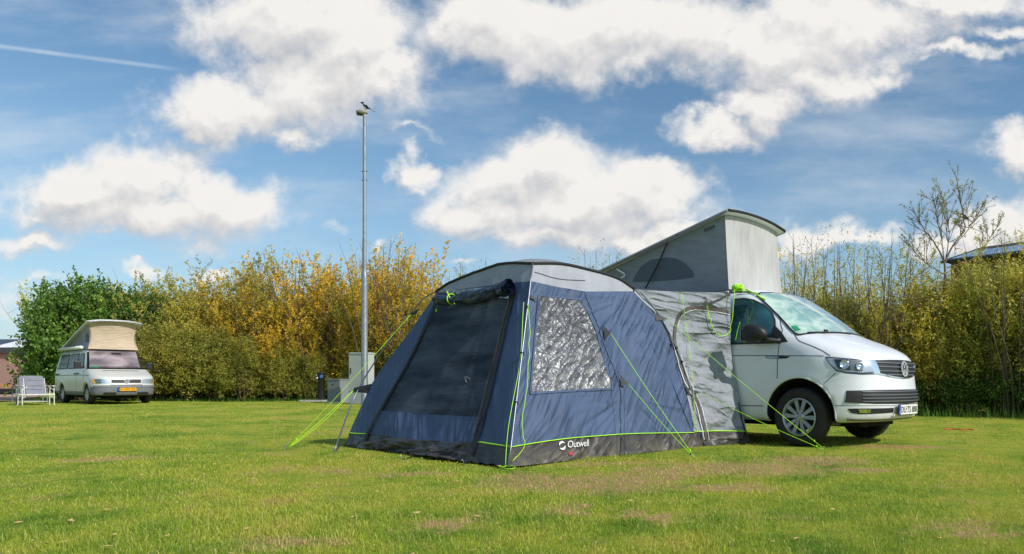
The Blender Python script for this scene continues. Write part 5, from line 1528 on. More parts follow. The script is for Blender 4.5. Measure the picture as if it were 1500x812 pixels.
def bird(name, loc, s, label, cat, black, white, tail_len, tail_up, face=-1, legs=True):
    """side-on perching bird, beak towards -x"""
    r = empty(name, loc, 0, label, cat); f = face
    sp = [(-.30, .36, .012), (-.24, .36, .035), (-.18, .365, .058), (-.12, .34, .062), (-.08, .28, .070), (-.02, .20, .098), (.06, .12, .105), (.14, .06, .085), (.22, .03, .050), (.30, .0, .026), (.34, -.02, .015)]
    m = MB(); m.tube([(-f * x * s, 0, z * s) for x, _, z in []] or [(x * s * -f, 0, z * s) for x, z, q in sp], [q * s for x, z, q in sp], 14)
    b = m.build('body', black, r, True)
    m = MB(); m.tube([(-.29 * s * -f, 0, .36 * s), (-.37 * s * -f, 0, .345 * s)], [.014 * s, .002 * s], 8); m.build('beak', M['black_plastic'], r, True)
    for sd in (-1, 1):
        m = MB(); K = 12; V = []
        pr = [(-.07, .25, .02), (-.03, .24, .06), (.06, .17, .075), (.16, .08, .055), (.27, .0, .02)]
        for x, z, q in pr:
            for k in range(K):
                t = 2 * math.pi * k / K; V.append((x * s * -f + 0, sd * (.085 * s + .014 * s * math.cos(t)), z * s + q * s * math.sin(t)))
        m.add(V, [(i*K+j, i*K+(j+1) % K, (i+1)*K+(j+1) % K, (i+1)*K+j) for i in range(4) for j in range(K)] + [tuple(range(K)), tuple(4*K+j for j in range(K))])
        m.build('wing', black, r, True)
        if white:
            m = MB(); m.tube([(x * s * -f, sd * .098 * s, z * s) for x, z in ((-.06, .29), (.0, .25), (.07, .20))], [.018 * s, .034 * s, .012 * s], 8); m.build('shoulder_patch', white, r, True)
            if sd < 0: pass
    if white:
        m = MB(); m.tube([(x * s * -f, 0, z * s) for x, z in ((-.10, .20), (-.05, .13), (.02, .06), (.10, .01))], [.03 * s, .075 * s, .085 * s, .05 * s], 10); m.build('belly', white, r, True)
    m = MB(); x0, z0 = .28, .0; x1, z1 = x0 + tail_len, z0 + tail_up
    V = []
    for x, z, w in ((x0 - .05, z0 + .03, .03), ((x0 + x1) / 2, (z0 + z1) / 2, .035), (x1, z1, .022)):
        V += [(x * s * -f, -w * s, z * s), (x * s * -f, w * s, z * s), (x * s * -f, w * s, (z + .02) * s), (x * s * -f, -w * s, (z + .02) * s)]
    m.add(V, [(i*4+j, i*4+(j+1) % 4, (i+1)*4+(j+1) % 4, (i+1)*4+j) for i in range(2) for j in range(4)] + [(3, 2, 1, 0), (8, 9, 10, 11)]); m.build('tail', black, r)
    for sd in (-1, 1):
        m = MB(); m.tube([(.03 * s * -f, sd * .03 * s, .06 * s), (.02 * s * -f, sd * .035 * s, -.07 * s), (-.02 * s * -f, sd * .035 * s, -.085 * s)], .010 * s, 6); m.build('leg', M['black_plastic'], r)
    return r
bird('magpie', (lp_[0] + .02, lp_[1], ltop + .145), .56, 'black and white magpie with long tail perched on top of the lamp post', 'bird', BLACKB, WHITEB, .30, -.20)

# ------------------------------------------------------------------ service cabinets and the hook-up bollard
def box_part(name, lo, hi, mat, par, bev=.01):
    m = MB(); m.box(lo, hi); return m.build(name, mat, par, bevel=bev)
def cabinets():
    g1 = simple('cabinet_paint', (176, 178, 178), .6, var=.08, vscale=2); g2 = simple('cabinet_dark', (128, 134, 138), .6, var=.1, vscale=2)
    p = gnd(529, 591.8)
    r = empty('service_cabinet', (p[0], p[1], 0), R(-16), 'tall pale grey electrical cabinet standing directly behind the lamp post', 'electrical cabinet')
    h = 75 / (FPX / p[1])
    box_part('cabinet_body', (-.36, -.18, .42), (.36, .22, h - .05), g1, r); box_part('plinth', (-.355, -.175, 0), (.355, .215, .415), g1, r)
    box_part('cap', (-.38, -.20, h - .05), (.38, .24, h), g1, r)
    box_part('door_gap', (-.345, -.184, .405), (.345, -.178, .425), M['shut_line'], r, 0)
    box_part('handle', (-.29, -.20, 1.02), (-.26, -.18, 1.22), M['black_plastic'], r, .004)
    p = gnd(497, 590.3)
    r = empty('service_cabinet', (p[0], p[1], 0), R(-20), 'low darker grey cabinet left of the lamp post', 'electrical cabinet')
    h = 35 / (FPX / p[1])
    box_part('cabinet_body', (-.30, -.25, 0), (.26, .25, h - .04), g2, r); box_part('cap', (-.32, -.27, h - .04), (.28, .27, h), g2, r)
    m = MB(); m.lathe([(0, -.256), (.03, -.256), (.03, -.25)], (-.06, 0, h - .2), 'y', 12); m.build('lock', M['black_plastic'], r)
    box_part('kick_strip', (-.29, -.262, .0), (.25, -.252, .04), M['plate_white'], r, 0)
    p = gnd(470.5, 588.8)
    r = empty('hookup_bollard', (p[0], p[1], 0), 0, 'slim black power hook-up bollard with blue sockets on a concrete slab', 'bollard')
    h = 43 / (FPX / p[1])
    m = MB(); m.lathe([(.13, .0), (.125, h * .8), (.14, h * .82), (.14, h * .97), (.10, h)], n=18); o = m.build('post', M['black_plastic'], r); autosmooth(o)
    m = MB(); m.tube([(.06, -.10, h * .87), (.07, -.17, h * .85)], .05, 10); m.build('socket', simple('socket_blue', (88, 130, 190), .5), r)
    m = MB(); m.tube([(-.09, -.09, h * .83), (-.12, -.14, h * .78)], .04, 10); m.tube([(-.12, -.12, h * .9), (-.13, -.15, h * .88)], .035, 10); m.build('tap', M['steel'], r)
    box_part('slab', (-.75, -.25, 0), (.2, .25, .07), simple('concrete', (168, 168, 162), .9, bump=.3), r)
cabinets()

# ------------------------------------------------------------------ folding chairs
CHW = simple('chair_frame', (206, 206, 200), .45); CHG = simple('chair_cloth', (126, 128, 140), .85, bump=.3, bscale=40); CHT = simple('chair_frame_dull', (128, 134, 132), .5)
def chair(px, py, label, fm, cm):
    g = gnd(px, py); b4 = .66; a = math.atan2(-math.sin(b4), math.cos(b4))
    r = empty('folding_chair', g, a, label, 'folding chair', 'folding chairs beside the silver van')
    # local x forward (to the camera side), y across away; near-left front foot at the origin
    Wc, D = .84, .52
    for y in (.02, Wc - .02):
        m = MB(); m.tube([(0, y, 0), (-.01, y, .34)], .016, 8); m.build('leg', fm, r)
        m = MB(); m.tube([(-D, y, 0), (-D + .03, y, .62)], .016, 8); m.build('leg', fm, r)
        m = MB(); m.tube([(-.02, y, .34), (-.04, y, .60)], .014, 8); m.tube([(-.04, y + (.14 if y < .4 else -.14), .34), (-.02, y, .22)], .011, 6); m.tube([(-.04, y, .48), (-.06, y + (.13 if y < .4 else -.13), .60)], .010, 6); m.build('brace', fm, r)
        m = MB(); m.box((-D - .02, y - .035 + (.02 if y < .4 else -.02), .60), (.06, y + .035 + (.02 if y < .4 else -.02), .635)); m.build('armrest', fm, r, bevel=.012)
    m = MB(); m.box((-.03, 0, .325), (.0, Wc, .365)); m.box((-D, 0.02, .33), (-D + .03, Wc - .02, .36)); m.tube([(-.25, .1, .12), (-.25, Wc - .1, .12)], .012, 6); m.build('seat_frame', fm, r, bevel=.008)
    m = MB(); m.box((-D, .15, .34), (-.06, Wc - .15, .385)); m.build('seat', cm, r, bevel=.02)
    # reclined padded back
    n = 12; V = []; F = []
    y0, y1 = .20, Wc - .20
    outl = []
    for k in range(7): t = R(90 * k / 6); outl.append((y1 - .07 + .07 * math.sin(t) if False else y1 - .07 + .07 * math.cos(t), .86 + .07 * math.sin(t)))
    for k in range(7): t = R(90 + 90 * k / 6); outl.append((y0 + .07 + .07 * math.cos(t), .86 + .07 * math.sin(t)))
    outl = [(y1, .36)] + outl + [(y0, .36)]
    rec = lambda z: -.38 - (z - .36) * .26
    k = len(outl); V = [(rec(z) + .035, y, z) for y, z in outl] + [(rec(z) - .02, y, z) for y, z in outl]
    F = [tuple(range(k)), tuple(range(2*k-1, k-1, -1))] + [(i, (i+1) % k, k + (i+1) % k, k+i) for i in range(k)]
    o = mesh('backrest', V, F, cm, r); bv = o.modifiers.new('b', 'BEVEL'); bv.width = .018; bv.segments = 3
    m = MB()
    for z in (.80, .62, .5): m.box((rec(z) + .034, y0 + .03, z - .006), (rec(z) + .038, y1 - .03, z + .006))
    m.build('stitch_line', M['shut_line'], o)
    for ya, yb_ in ((y0 - .05, y0 - .04), (y1 + .05, y1 + .04)):
        m = MB(); m.tube([(-.36, ya, .30), (rec(.9), yb_, .86)], .014, 8); m.build('back_frame', fm, r)
chair(31.5, 594.6, 'white framed folding chair with grey padded back, front one beside the silver van', CHW, CHG)
chair(23.0, 593.2, 'dull grey folding chair standing close behind the white framed one', CHT, CHG)

# ------------------------------------------------------------------ building, paving and barrier at the far left
def brick_mat(c1, c2, mort, scale=1.0):
    m, nt, b, out = newmat('wall_brick'); uv = nt.new('ShaderNodeTexCoord').outputs['Object']
    v = nt.new('ShaderNodeSeparateXYZ', Vector=uv); q = nt.new('ShaderNodeCombineXYZ', X=nt.math('ADD', v.outputs[0], v.outputs[1]), Y=v.outputs[2]).outputs[0]
    br = nt.new('ShaderNodeTexBrick', Vector=q); br.inputs['Color1'].default_value = srgb(*c1); br.inputs['Color2'].default_value = srgb(*c2); br.inputs['Mortar'].default_value = srgb(*mort)
    br.inputs['Scale'].default_value = 1; br.inputs['Brick Width'].default_value = .21 * scale; br.inputs['Row Height'].default_value = .065 * scale; br.inputs['Mortar Size'].default_value = .008
    nt.set(b.inputs['Base Color'], br.outputs[0]); b.inputs['Roughness'].default_value = .9; return m
def left_building():
    wall = brick_mat((158, 118, 108), (172, 132, 120), (160, 140, 130)); dark = simple('fascia_dark', (66, 66, 70), .7)
    Z = 52; k = Z / FPX; X = lambda px: (px - CX) * k; H = lambda py: CH + (HY - py) * k
    r = empty('brick_building', (X(-90), Z, 0), 0, 'low pink brick building with dark flat fascia behind the bush at the far left', 'building')
    ox = X(-90)
    box_part('wall', (X(-400) - ox, 0, 0), (X(75) - ox, 9, H(518)), wall, r, 0)
    box_part('fascia', (X(-402) - ox, -.25, H(518)), (X(78) - ox, 9.2, H(509.5)), dark, r, .02)
    f = box_part('window', (X(-120) - ox, -.06, 1.0), (X(-60) - ox, .02, 2.2), M['dark_glass'], r, .01)
    box_part('plinth', (X(-400) - ox, -.04, 0), (X(75) - ox, 0.0, .28), dark, r, 0)
    # white pointed roof behind
    Z2 = 70; k2 = Z2 / FPX; r2 = empty('white_pavilion', ((26 - CX) * k2, Z2, 0), 0, 'white pointed roof rising behind the low brick building at the far left', 'pavilion')
    hz = lambda py: CH + (HY - py) * k2; w = 40 * k2
    m = MB(); m.add([(-w, 0, hz(509)), (w, 0, hz(509)), (w, 2 * w, hz(509)), (-w, 2 * w, hz(509)), (0, w, hz(489))], [(0, 1, 4), (1, 2, 4), (2, 3, 4), (3, 0, 4)]); m.build('roof', simple('pavilion_white', (222, 224, 228), .5), r2)
    m = MB(); m.box((-w * .95, .2, 0), (w * .95, 2 * w - .2, hz(509))); m.build('wall', M['plate_white'], r2)
    Z3 = 80; k3 = Z3 / FPX; r3 = empty('dark_roofed_house', ((-40 - CX) * k3, Z3, 0), 0, 'dark slate roof just showing at the far left edge behind the white one', 'house')
    hz = lambda py: CH + (HY - py) * k3; w = 56 * k3
    m = MB(); m.add([(-w, 0, hz(505)), (w, 0, hz(505)), (w, 8, hz(505)), (-w, 8, hz(505)), (-w * .9, 4, hz(494)), (w * .9, 4, hz(494))], [(0, 1, 5, 4), (1, 2, 5), (2, 3, 4, 5), (3, 0, 4)]); m.build('roof', simple('slate_roof', (64, 72, 88), .6), r3)
    m = MB(); m.box((-w * .95, .3, 0), (w * .95, 7.7, hz(505))); m.build('wall', wall, r3)
    # paving
    pm = simple('paving_brick', (176, 142, 122), .9, var=.18, vscale=.7)
    g = lambda px, py: (gnd(px, py)[0], gnd(px, py)[1], .03)
    m = MB(); m.add([g(-200, 588.5), g(22, 588.5), g(60, 582), g(60, 575.8), g(-400, 575.8)], [(0, 1, 2, 3, 4)]); o = m.build('paving', pm); tag(o, kind='structure')
    p = gnd(-20, 579)
    r = empty('barrier', (p[0], p[1], 0), 0, 'low orange barrier rail in front of the pink brick wall, left edge', 'barrier')
    kk = p[1] / FPX; hz = lambda py: CH + (HY - py) * kk
    m = MB(); m.tube([(-4, 0, hz(565)), (2.2, 0, hz(565))], .035, 8); m.build('rail', simple('rail_orange', (222, 140, 60), .5), r)
    for x in (-3.5, -1.4, 1.9):
        m = MB(); m.tube([(x, 0, 0), (x, 0, hz(564))], .03, 8); m.build('post', M['dark_metal'], r)
    m = MB(); m.box((-4, .3, 0), (2.4, .55, hz(570))); m.build('edging', M['black_trim'], r)
left_building()

# ------------------------------------------------------------------ behind the right hedge
def caravan():
    Z0 = 20.5; k = Z0 / FPX; X = lambda px: (px - CX) * k; H = lambda py: CH + (HY - py) * k
    r = empty('caravan', (X(1400), Z0, 0), R(-6), 'pale caravan half hidden behind the right hedge', 'caravan')
    cp = simple('caravan_skin', (112, 118, 122), .5, var=.05)
    V = []; 
    prof = [(-1.35, .48), (1.9, .48), (2.15, .8), (2.2, 1.5), (1.95, 2.3), (1.6, 2.5), (-1.2, 2.5), (-1.5, 2.2), (-1.62, 1.2), (-1.5, .6)]
    n = len(prof); V = [(x, 0, z) for x, z in prof] + [(x, 2.1, z) for x, z in prof]
    o = mesh('body', V, [tuple(range(n)), tuple(range(2*n-1, n-1, -1))] + [(i, (i+1) % n, n + (i+1) % n, n+i) for i in range(n)], cp, r); bv = o.modifiers.new('b', 'BEVEL'); bv.width = .08; bv.segments = 3; bv.limit_method = 'ANGLE'
    box_part('skirt_rail', (-1.4, -.02, .40), (2.1, .0, .52), M['plate_white'], r, .005)
    for x0, x1 in ((-1.1, -.2), (.2, 1.3)):
        box_part('window', (x0, -.03, 1.25), (x1, .0, 1.85), M['dark_glass'], r, .01)
    wheel(r, (.3, .12, .30), .30, .18, -1, rim_r=.16, double=False); wheel(r, (.3, 1.98, .30), .30, .18, 1, rim_r=.16, double=False)
    box_part('chassis', (-2.3, .95, .30), (2.0, 1.15, .42), M['dark_metal'], r, 0)
caravan()
def barn():
    A = np.array([(1393 - CX) * 40 / FPX, 40.0]); Bp = np.array([(1660 - CX) * 34 / FPX, 34.0])
    d = Bp - A; L = np.linalg.norm(d); d /= L
    r = empty('barn', (A[0], A[1], 0), math.atan2(d[1], d[0]), 'tall brown barn with a solar panel roof showing above the right hedge', 'barn')
    wm = simple('barn_boards', (124, 100, 78), .85, var=.2, vscale=3)
    e = 7.35; rs = 1.3; m = MB(); m.box((0, 0, 0), (L, 10, e - .12)); m.build('wall', wm, r)
    m = MB(); m.add([(-.4, -.5, e - .12), (L + .4, -.5, e - .12), (L + .4, 5.2, e - .12 + rs * 1.15), (-.4, 5.2, e - .12 + rs * 1.15), (-.4, 10.6, e - .12), (L + .4, 10.6, e - .12),
                     (-.4, -.5, e - .26), (L + .4, -.5, e - .26)], [(0, 1, 2, 3), (3, 2, 5, 4), (0, 3, 4), (1, 5, 2), (6, 7, 1, 0)]); m.build('roof', M['black_trim'], r)
    pmat, nt, b, out = newmat('solar_panel'); uv = nt.new('ShaderNodeTexCoord').outputs['Object']
    b.inputs['Base Color'].default_value = srgb(96, 122, 168); b.inputs['Roughness'].default_value = .25; b.inputs['Coat Weight'].default_value = 1
    nrm = np.array([0, -1.5, 5.7]); nrm /= np.linalg.norm(nrm)
    for i in range(int(L / 1.75)):
        for j in range(3):
            x0 = .2 + i * 1.72; y0, y1 = -.4 + j * 1.05, .6 + j * 1.05; z = lambda y: e - .12 + (y + .5) * rs * 1.15 / 5.7 + .06
            m = MB(); m.add([(x0, y0, z(y0)), (x0 + 1.66, y0, z(y0)), (x0 + 1.66, y1, z(y1)), (x0, y1, z(y1)), (x0, y0, z(y0) - .05), (x0 + 1.66, y0, z(y0) - .05), (x0 + 1.66, y1, z(y1) - .05), (x0, y1, z(y1) - .05)], [(0, 1, 2, 3), (4, 7, 6, 5), (0, 4, 5, 1), (1, 5, 6, 2), (2, 6, 7, 3), (3, 7, 4, 0)]); m.build('solar_panel', pmat, r)
barn()
p = gnd(1483, 606); m = MB(); m.lathe([(.035, 0), (.035, 2.1), (.02, 2.13), (0, 2.13)], n=10); o = m.build('white_post', M['plate_white'], None, True); o.location = (p[0], p[1] + .6, 0)
tag(o, 'thin white post glinting through the right hedge', 'post')
P = [np.array(gnd(x, y)) + [0, 0, .03] for x, y in ((1383, 632), (1395, 631.4), (1408, 632.2), (1418, 631.8), (1426, 632.4))]
m = MB(); m.tube(smooth_curve(P, 40), .009, 6); o = m.build('ground_cord', simple('cord_red', (196, 74, 44), .7), None, True); tag(o, 'orange red cord lying in the grass in front of the right hedge', 'cord')
# white and turquoise stall glimpsed through the left hedge
def stall():
    Z = 37; k = Z / FPX
    r = empty('parasol', ((472 - CX) * k, Z, 0), 0, 'white parasol with turquoise top glimpsed through the left hedge', 'parasol')
    hz = lambda py: CH + (HY - py) * k
    m = MB(); m.lathe([(1.5, hz(546)), (1.55, hz(520)), (1.0, hz(510)), (.5, hz(506))], n=10); m.build('canopy', M['plate_white'], r)
    m = MB(); m.lathe([(.6, hz(508)), (.4, hz(502)), (.05, hz(499))], n=10); m.build('top_cap', simple('turquoise', (60, 200, 180), .6), r)
    m = MB(); m.lathe([(.04, 0), (.04, hz(505))], n=8); m.build('pole', M['steel'], r)
stall()

# ------------------------------------------------------------------ vegetation
def leaf_mat(name, stops, trans=.35):
    m, nt, b, out = newmat(name)
    a = nt.new('ShaderNodeAttribute', {'attribute_name': 'tone'}).outputs['Fac']
    oc = nt.new('ShaderNodeObjectInfo').outputs['Color']
    P = nt.new('ShaderNodeNewGeometry').outputs['Position']
    n = nt.noise(P, .9, 3)
    t = nt.math('MULTIPLY_ADD', nt.math('SUBTRACT', n, .5), .9, a)
    c = nt.ramp(t, [(p, srgb(*q)) for p, q in stops])
    c = nt.mix(1.0, c, oc, 'MULTIPLY')
    nt.set(b.inputs['Base Color'], c); b.inputs['Roughness'].default_value = .5; b.inputs['Specular IOR Level'].default_value = .35
    tr = nt.new('ShaderNodeBsdfTranslucent', Color=nt.mix(.25, c, srgb(200, 200, 60)))
    mx = nt.new('ShaderNodeMixShader', _0=trans, _1=b.outputs[0], _2=tr.outputs[0]); nt.l.new(mx.outputs[0], out.inputs[0])
    return m
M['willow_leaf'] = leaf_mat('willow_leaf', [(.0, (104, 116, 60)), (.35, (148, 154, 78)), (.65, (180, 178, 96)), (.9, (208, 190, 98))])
M['broad_leaf'] = leaf_mat('broad_leaf', [(.0, (46, 68, 28)), (.45, (80, 112, 48)), (.75, (122, 150, 66)), (1.0, (178, 190, 100))], .25)
M['bark'] = simple('bark', (96, 82, 66), .9, var=.3, vscale=12)
M['bark_pale'] = simple('bark_pale', (134, 112, 92), .85, var=.25, vscale=12)
def leaves_mesh(name, P, D, L, W, tone, g, mat, droop=.15):
    n = len(P); D = D / (np.linalg.norm(D, axis=1)[:, None] + 1e-9)
    S = np.cross(D, g.normal(size=(n, 3))); S /= np.linalg.norm(S, axis=1)[:, None] + 1e-9
    tip = P + D * L[:, None] + np.array([0, 0, -1]) * (L * droop)[:, None]
    mid = P + D * (L * .45)[:, None]
    V = np.stack([P, mid + S * W[:, None] / 2, tip, mid - S * W[:, None] / 2], 1).reshape(-1, 3)
    me = fast_mesh(name, V, 4)
    at_ = me.attributes.new('tone', 'FLOAT', 'POINT'); at_.data.foreach_set('value', np.repeat(tone, 4).astype(np.float32))
    me.materials.append(mat); return me
def stem_path(g, p, d, L, n, curve, up=.25, wind=(0, 0, 0)):
    pts = [np.array(p, float)]; d = np.array(d, float); d /= np.linalg.norm(d)
    for i in range(n):
        d = d + g.normal(0, curve, 3) + np.array([0, 0, up]) / n + np.array(wind) / n
        d /= np.linalg.norm(d); pts.append(pts[-1] + d * L / n)
    return np.array(pts)
def willow(seed, H, rad, nst, nsh, nlf, leafL=.085, leafW=.02, wind=(-.05, 0, 0), mat='willow_leaf', shoot=(.45, 1.1), low=.08):
    g = np.random.default_rng(seed); wood = MB(); P = []; D = []; T = []
    for s in range(nst):
        a = g.random() * 6.283; r0 = .30 * g.random() ** .5
        lean = (.08 + .42 * g.random()) * rad / 1.3
        h = H * (1 - .35 * g.random() ** 1.5 - .22 * (lean / .5) ** 2)
        d = (math.cos(a) * lean, math.sin(a) * lean, 1)
        pts = stem_path(g, (r0 * math.cos(a), r0 * math.sin(a), 0), d, h, 9, .055, .12, wind)
        wood.tube(pts, list(np.linspace(.028, .004, 10)), 5, False)
        seg = np.linspace(0, 1, 10)
        ts = low + (1 - low) * g.random(nsh) ** .85
        st_tone = g.normal(0, .10)
        for t in list(ts) + [.995]:
            q = np.array([np.interp(t, seg, pts[:, k]) for k in range(3)])
            a2 = g.random() * 6.283; el = .55 + .5 * g.random()
            dd = np.array([math.cos(a2), math.sin(a2), el * 1.3]) if t < .99 else pts[-1] - pts[-2]
            sl = (shoot[0] + (shoot[1] - shoot[0]) * g.random()) * (1.15 - .55 * t)
            sp = stem_path(g, q, dd, sl, 4, .08, .35, wind)
            if g.random() < .4: wood.tube(sp, [.006, .005, .004, .003, .002], 3, False)
            m = max(5, int(nlf * sl)); u = g.random(m) ** .8; s4 = np.linspace(0, 1, 5)
            base = np.stack([np.interp(u, s4, sp[:, k]) for k in range(3)], 1)
            ax = sp[-1] - sp[0]; ax /= np.linalg.norm(ax)
            nd = g.normal(size=(m, 3)); nd /= np.linalg.norm(nd, axis=1)[:, None]
            P.append(base + g.normal(0, .012, (m, 3))); D.append(ax[None] * .9 + nd * .85)
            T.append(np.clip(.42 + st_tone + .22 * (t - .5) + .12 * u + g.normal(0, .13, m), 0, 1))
    P, D, T = np.concatenate(P), np.concatenate(D), np.concatenate(T)
    n = len(P); L = leafL * (.7 + .6 * g.random(n)); W = leafW * (.7 + .6 * g.random(n))
    return leaves_mesh('leaves', P, D, L, W, T, g, M[mat]), wood, n
def bushmesh(seed, H, rad, nb, leafL=.12, leafW=.085):
    """rounded bush of broad leaves on many arching twigs"""
    g = np.random.default_rng(seed); wood = MB(); P = []; D = []; T = []
    for s in range(nb):
        a = g.random() * 6.283; z = g.random()
        zt = H * (.06 + .94 * z ** .8); rr = rad * math.sqrt(max(0, 1 - ((zt / H - .38) / .66) ** 2)) * (.8 + .3 * g.random()) * (1 + .14 * math.sin(3 * a + 5 * z + seed))
        e = np.array([rr * math.cos(a), rr * math.sin(a), zt]); b0 = np.array([.15 * math.cos(a), .15 * math.sin(a), H * .03 + zt * .45])
        mid = (b0 + e) / 2 + [0, 0, .12 * H * (1 - z)]
        pts = resample([b0, mid, e], 8) + g.normal(0, .03, (8, 3)); 
        if s % 3 == 0: wood.tube(pts, list(np.linspace(.02, .005, 8)), 4, False)
        for c in range(int(5 + 5 * g.random())):
            t = .45 + .55 * g.random(); q = np.array([np.interp(t, np.linspace(0, 1, 8), pts[:, k]) for k in range(3)])
            dd = (e - b0) * .5 + g.normal(0, .8, 3) + [0, 0, .6]
            sp = stem_path(g, q, dd, .35 + .4 * g.random(), 3, .15, .2)
            m = 11; u = .2 + .8 * g.random(m); base = np.stack([np.interp(u, np.linspace(0, 1, 4), sp[:, k]) for k in range(3)], 1)
            P.append(base + g.normal(0, .03, (m, 3))); D.append(g.normal(size=(m, 3)) + [0, 0, .2] + dd[None] * .3)
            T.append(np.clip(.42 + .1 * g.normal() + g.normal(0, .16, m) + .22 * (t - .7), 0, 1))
    for k in range(6):
        a = k * 1.05; wood.tube(stem_path(g, (.1 * math.cos(a), .1 * math.sin(a), 0), (.35 * math.cos(a), .35 * math.sin(a), 1), H * .7, 6, .08), list(np.linspace(.05, .015, 7)), 6, False)
    P, D, T = np.concatenate(P), np.concatenate(D), np.concatenate(T); n = len(P)
    return leaves_mesh('leaves', P, D, leafL * (.6 + .7 * g.random(n)), leafW * (.6 + .7 * g.random(n)), T, g, M['broad_leaf']), wood, n
def wood_mesh(wood):
    me = bpy.data.meshes.new('stems'); me.from_pydata([tuple(map(float, v)) for v in wood.V], [], wood.F); me.update(); me.materials.append(M['bark']); return me
KINDS = {}
H0 = 4.6
for i, sd_ in enumerate((21, 22, 23)):
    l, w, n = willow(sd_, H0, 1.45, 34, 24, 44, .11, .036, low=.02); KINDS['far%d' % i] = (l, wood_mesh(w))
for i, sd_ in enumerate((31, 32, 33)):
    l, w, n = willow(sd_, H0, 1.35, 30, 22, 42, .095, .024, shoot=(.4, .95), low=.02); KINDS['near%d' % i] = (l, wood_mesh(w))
l, w, n = willow(41, H0, .7, 7, 9, 17, .085, .022, shoot=(.3, .7), low=.3); KINDS['thin'] = (l, wood_mesh(w))
for i, sd_ in enumerate((51, 52)):
    l, w, n = bushmesh(sd_, 4.0, 2.0, 260); KINDS['bush%d' % i] = (l, wood_mesh(w))
for i, sd_ in enumerate((61, 62)):
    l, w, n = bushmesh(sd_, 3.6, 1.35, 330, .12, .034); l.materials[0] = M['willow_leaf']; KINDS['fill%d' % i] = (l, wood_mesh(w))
l, w, n = bushmesh(55, 1.6, 1.2, 150, .085, .05); KINDS['low'] = (l, wood_mesh(w))
vg = np.random.default_rng(5)
def plant(kind, x, y, h, tint, label, cat, group, h0=H0, wide=1.0, name='hedge_shrub'):
    r = empty(name, (x, y, 0), 0, label, cat, group); s = h / h0
    for nm, me in (('foliage', KINDS[kind][0]), ('stems', KINDS[kind][1])):
        o = bpy.data.objects.new(nm, me); col.objects.link(o); o.parent = r
        o.scale = (s * wide, s * wide, s); o.rotation_euler = (0, 0, vg.random() * 6.28); o.color = (*tint, 1)
PATH = [(-330, 40), (-150, 36), (40, 31.5), (150, 30.5), (300, 30), (450, 30), (600, 29.3), (700, 27.5), (800, 25.5), (900, 23.5), (1000, 22), (1100, 20.3), (1200, 18.8), (1300, 17.8), (1400, 17.0), (1500, 16.3), (1600, 15.6), (1750, 14.6), (1950, 13.2)]  # runs on past the view: unseen shrubs at right added to cast shadow
TOPS = [(-330, 420), (20, 424), (110, 410), (180, 420), (210, 408), (250, 398), (300, 395), (350, 388), (400, 372), (450, 382), (500, 372), (550, 352), (575, 372), (600, 392), (625, 425), (650, 440), (740, 445), (880, 440), (1000, 440), (1100, 430), (1150, 392), (1200, 362), (1250, 366), (1300, 360), (1350, 366), (1400, 366), (1450, 360), (1500, 352), (1600, 330), (1950, 280)]
def path_pts(step):
    W_ = np.array([((px - CX) / FPX * z, z) for px, z in PATH]); return resample(W_, int(np.linalg.norm(np.diff(W_, axis=0), axis=1).sum() / step))
OL, GO, GR, DK = (1.1, 1.1, .95), (1.72, 1.18, .52), (.80, .98, .82), (.62, .80, .70)
def tint_for(px, row):
    j = 1 + vg.normal(0, .06)
    if px < 250: c = (1.12, 1.12, .84)
    elif px < 330: c = (1.28, 1.16, .78)
    elif px < 620: c = GO if vg.random() < .78 else (1.1, 1.0, .8)
    elif px < 1120: c = (1.1, 1.0, .8)
    elif px < 1700: c = (1.55, 1.30, .82) if vg.random() < .65 else (1.25, 1.22, .86)
    return tuple(k * j for k in c) if px < 1700 else (.9, .95, .8)
def hedge():
    for row, (off, step, hs) in enumerate(((.0, 1.35, .80), (1.1, 1.45, 1.0), (2.1, 1.6, .97))):
        for i, (x, z) in enumerate(path_pts(step)):
            x += vg.normal(0, .18); z = z + off + vg.normal(0, .22)
            px = CX + FPX * x / z
            if px < 195 and row < 2 or px > 1180 and row == 2 and px < 1e5 and vg.random() < .5: continue
            if px < 100: continue
            if 430 < px < 500 and row < 1: hs_ = .45
            else: hs_ = hs
            top = np.interp(px, [p[0] for p in TOPS], [p[1] for p in TOPS])
            h = CH + (HY - top) / FPX * z; h *= hs_ * (1 + vg.normal(0, .07)) * .97
            k = ('far' if px < 1120 else 'near') + str(int(vg.integers(3)))
            t = tint_for(px, row)
            if px < 330: lb, gp = 'olive green willow shrub in the hedge right behind the silver van', 'green willows behind the silver van'
            elif px < 640: lb, gp = 'golden yellow willow shrub in the hedge around the lamp post', 'golden willows in the left hedge'
            elif px < 1120: lb, gp = 'willow shrub whose top shows behind the tent', 'willows behind the tent'
            else: lb, gp = 'olive willow shrub with upright shoots in the hedge right of the white van', 'willows in the right hedge'
            plant(k, x, z, h, t, lb, 'shrub', gp, wide=1.0 if px < 1120 else .95)
hedge()
for i, (px, z, h, k, tn) in enumerate([(88, 29.6, 3.9, 0, (1.1, 1.15, 1.0)), (118, 30.2, 4.75, 1, (1.05, 1.15, .9)), (165, 31.5, 4.5, 0, (.75, .9, .8)), (104, 31.8, 4.4, 1, (.85, .95, .85)), (215, 31.0, 4.2, 1, (.6, .8, .7))]):
    x = (px - CX) / FPX * z
    plant('bush%d' % k, x, z, h, tn, ['dark green broad-leaved bush left of the silver van, next to the brick building', 'large green bush rising directly behind the silver van', 'green bush behind the right half of the silver van', 'broad-leaved bush between the brick building and the silver van, second row', 'darker bush between the silver van and the willows'][i], 'bush', None, 4.0, (.62 if i in (0, 3) else .85), 'broadleaf_bush')
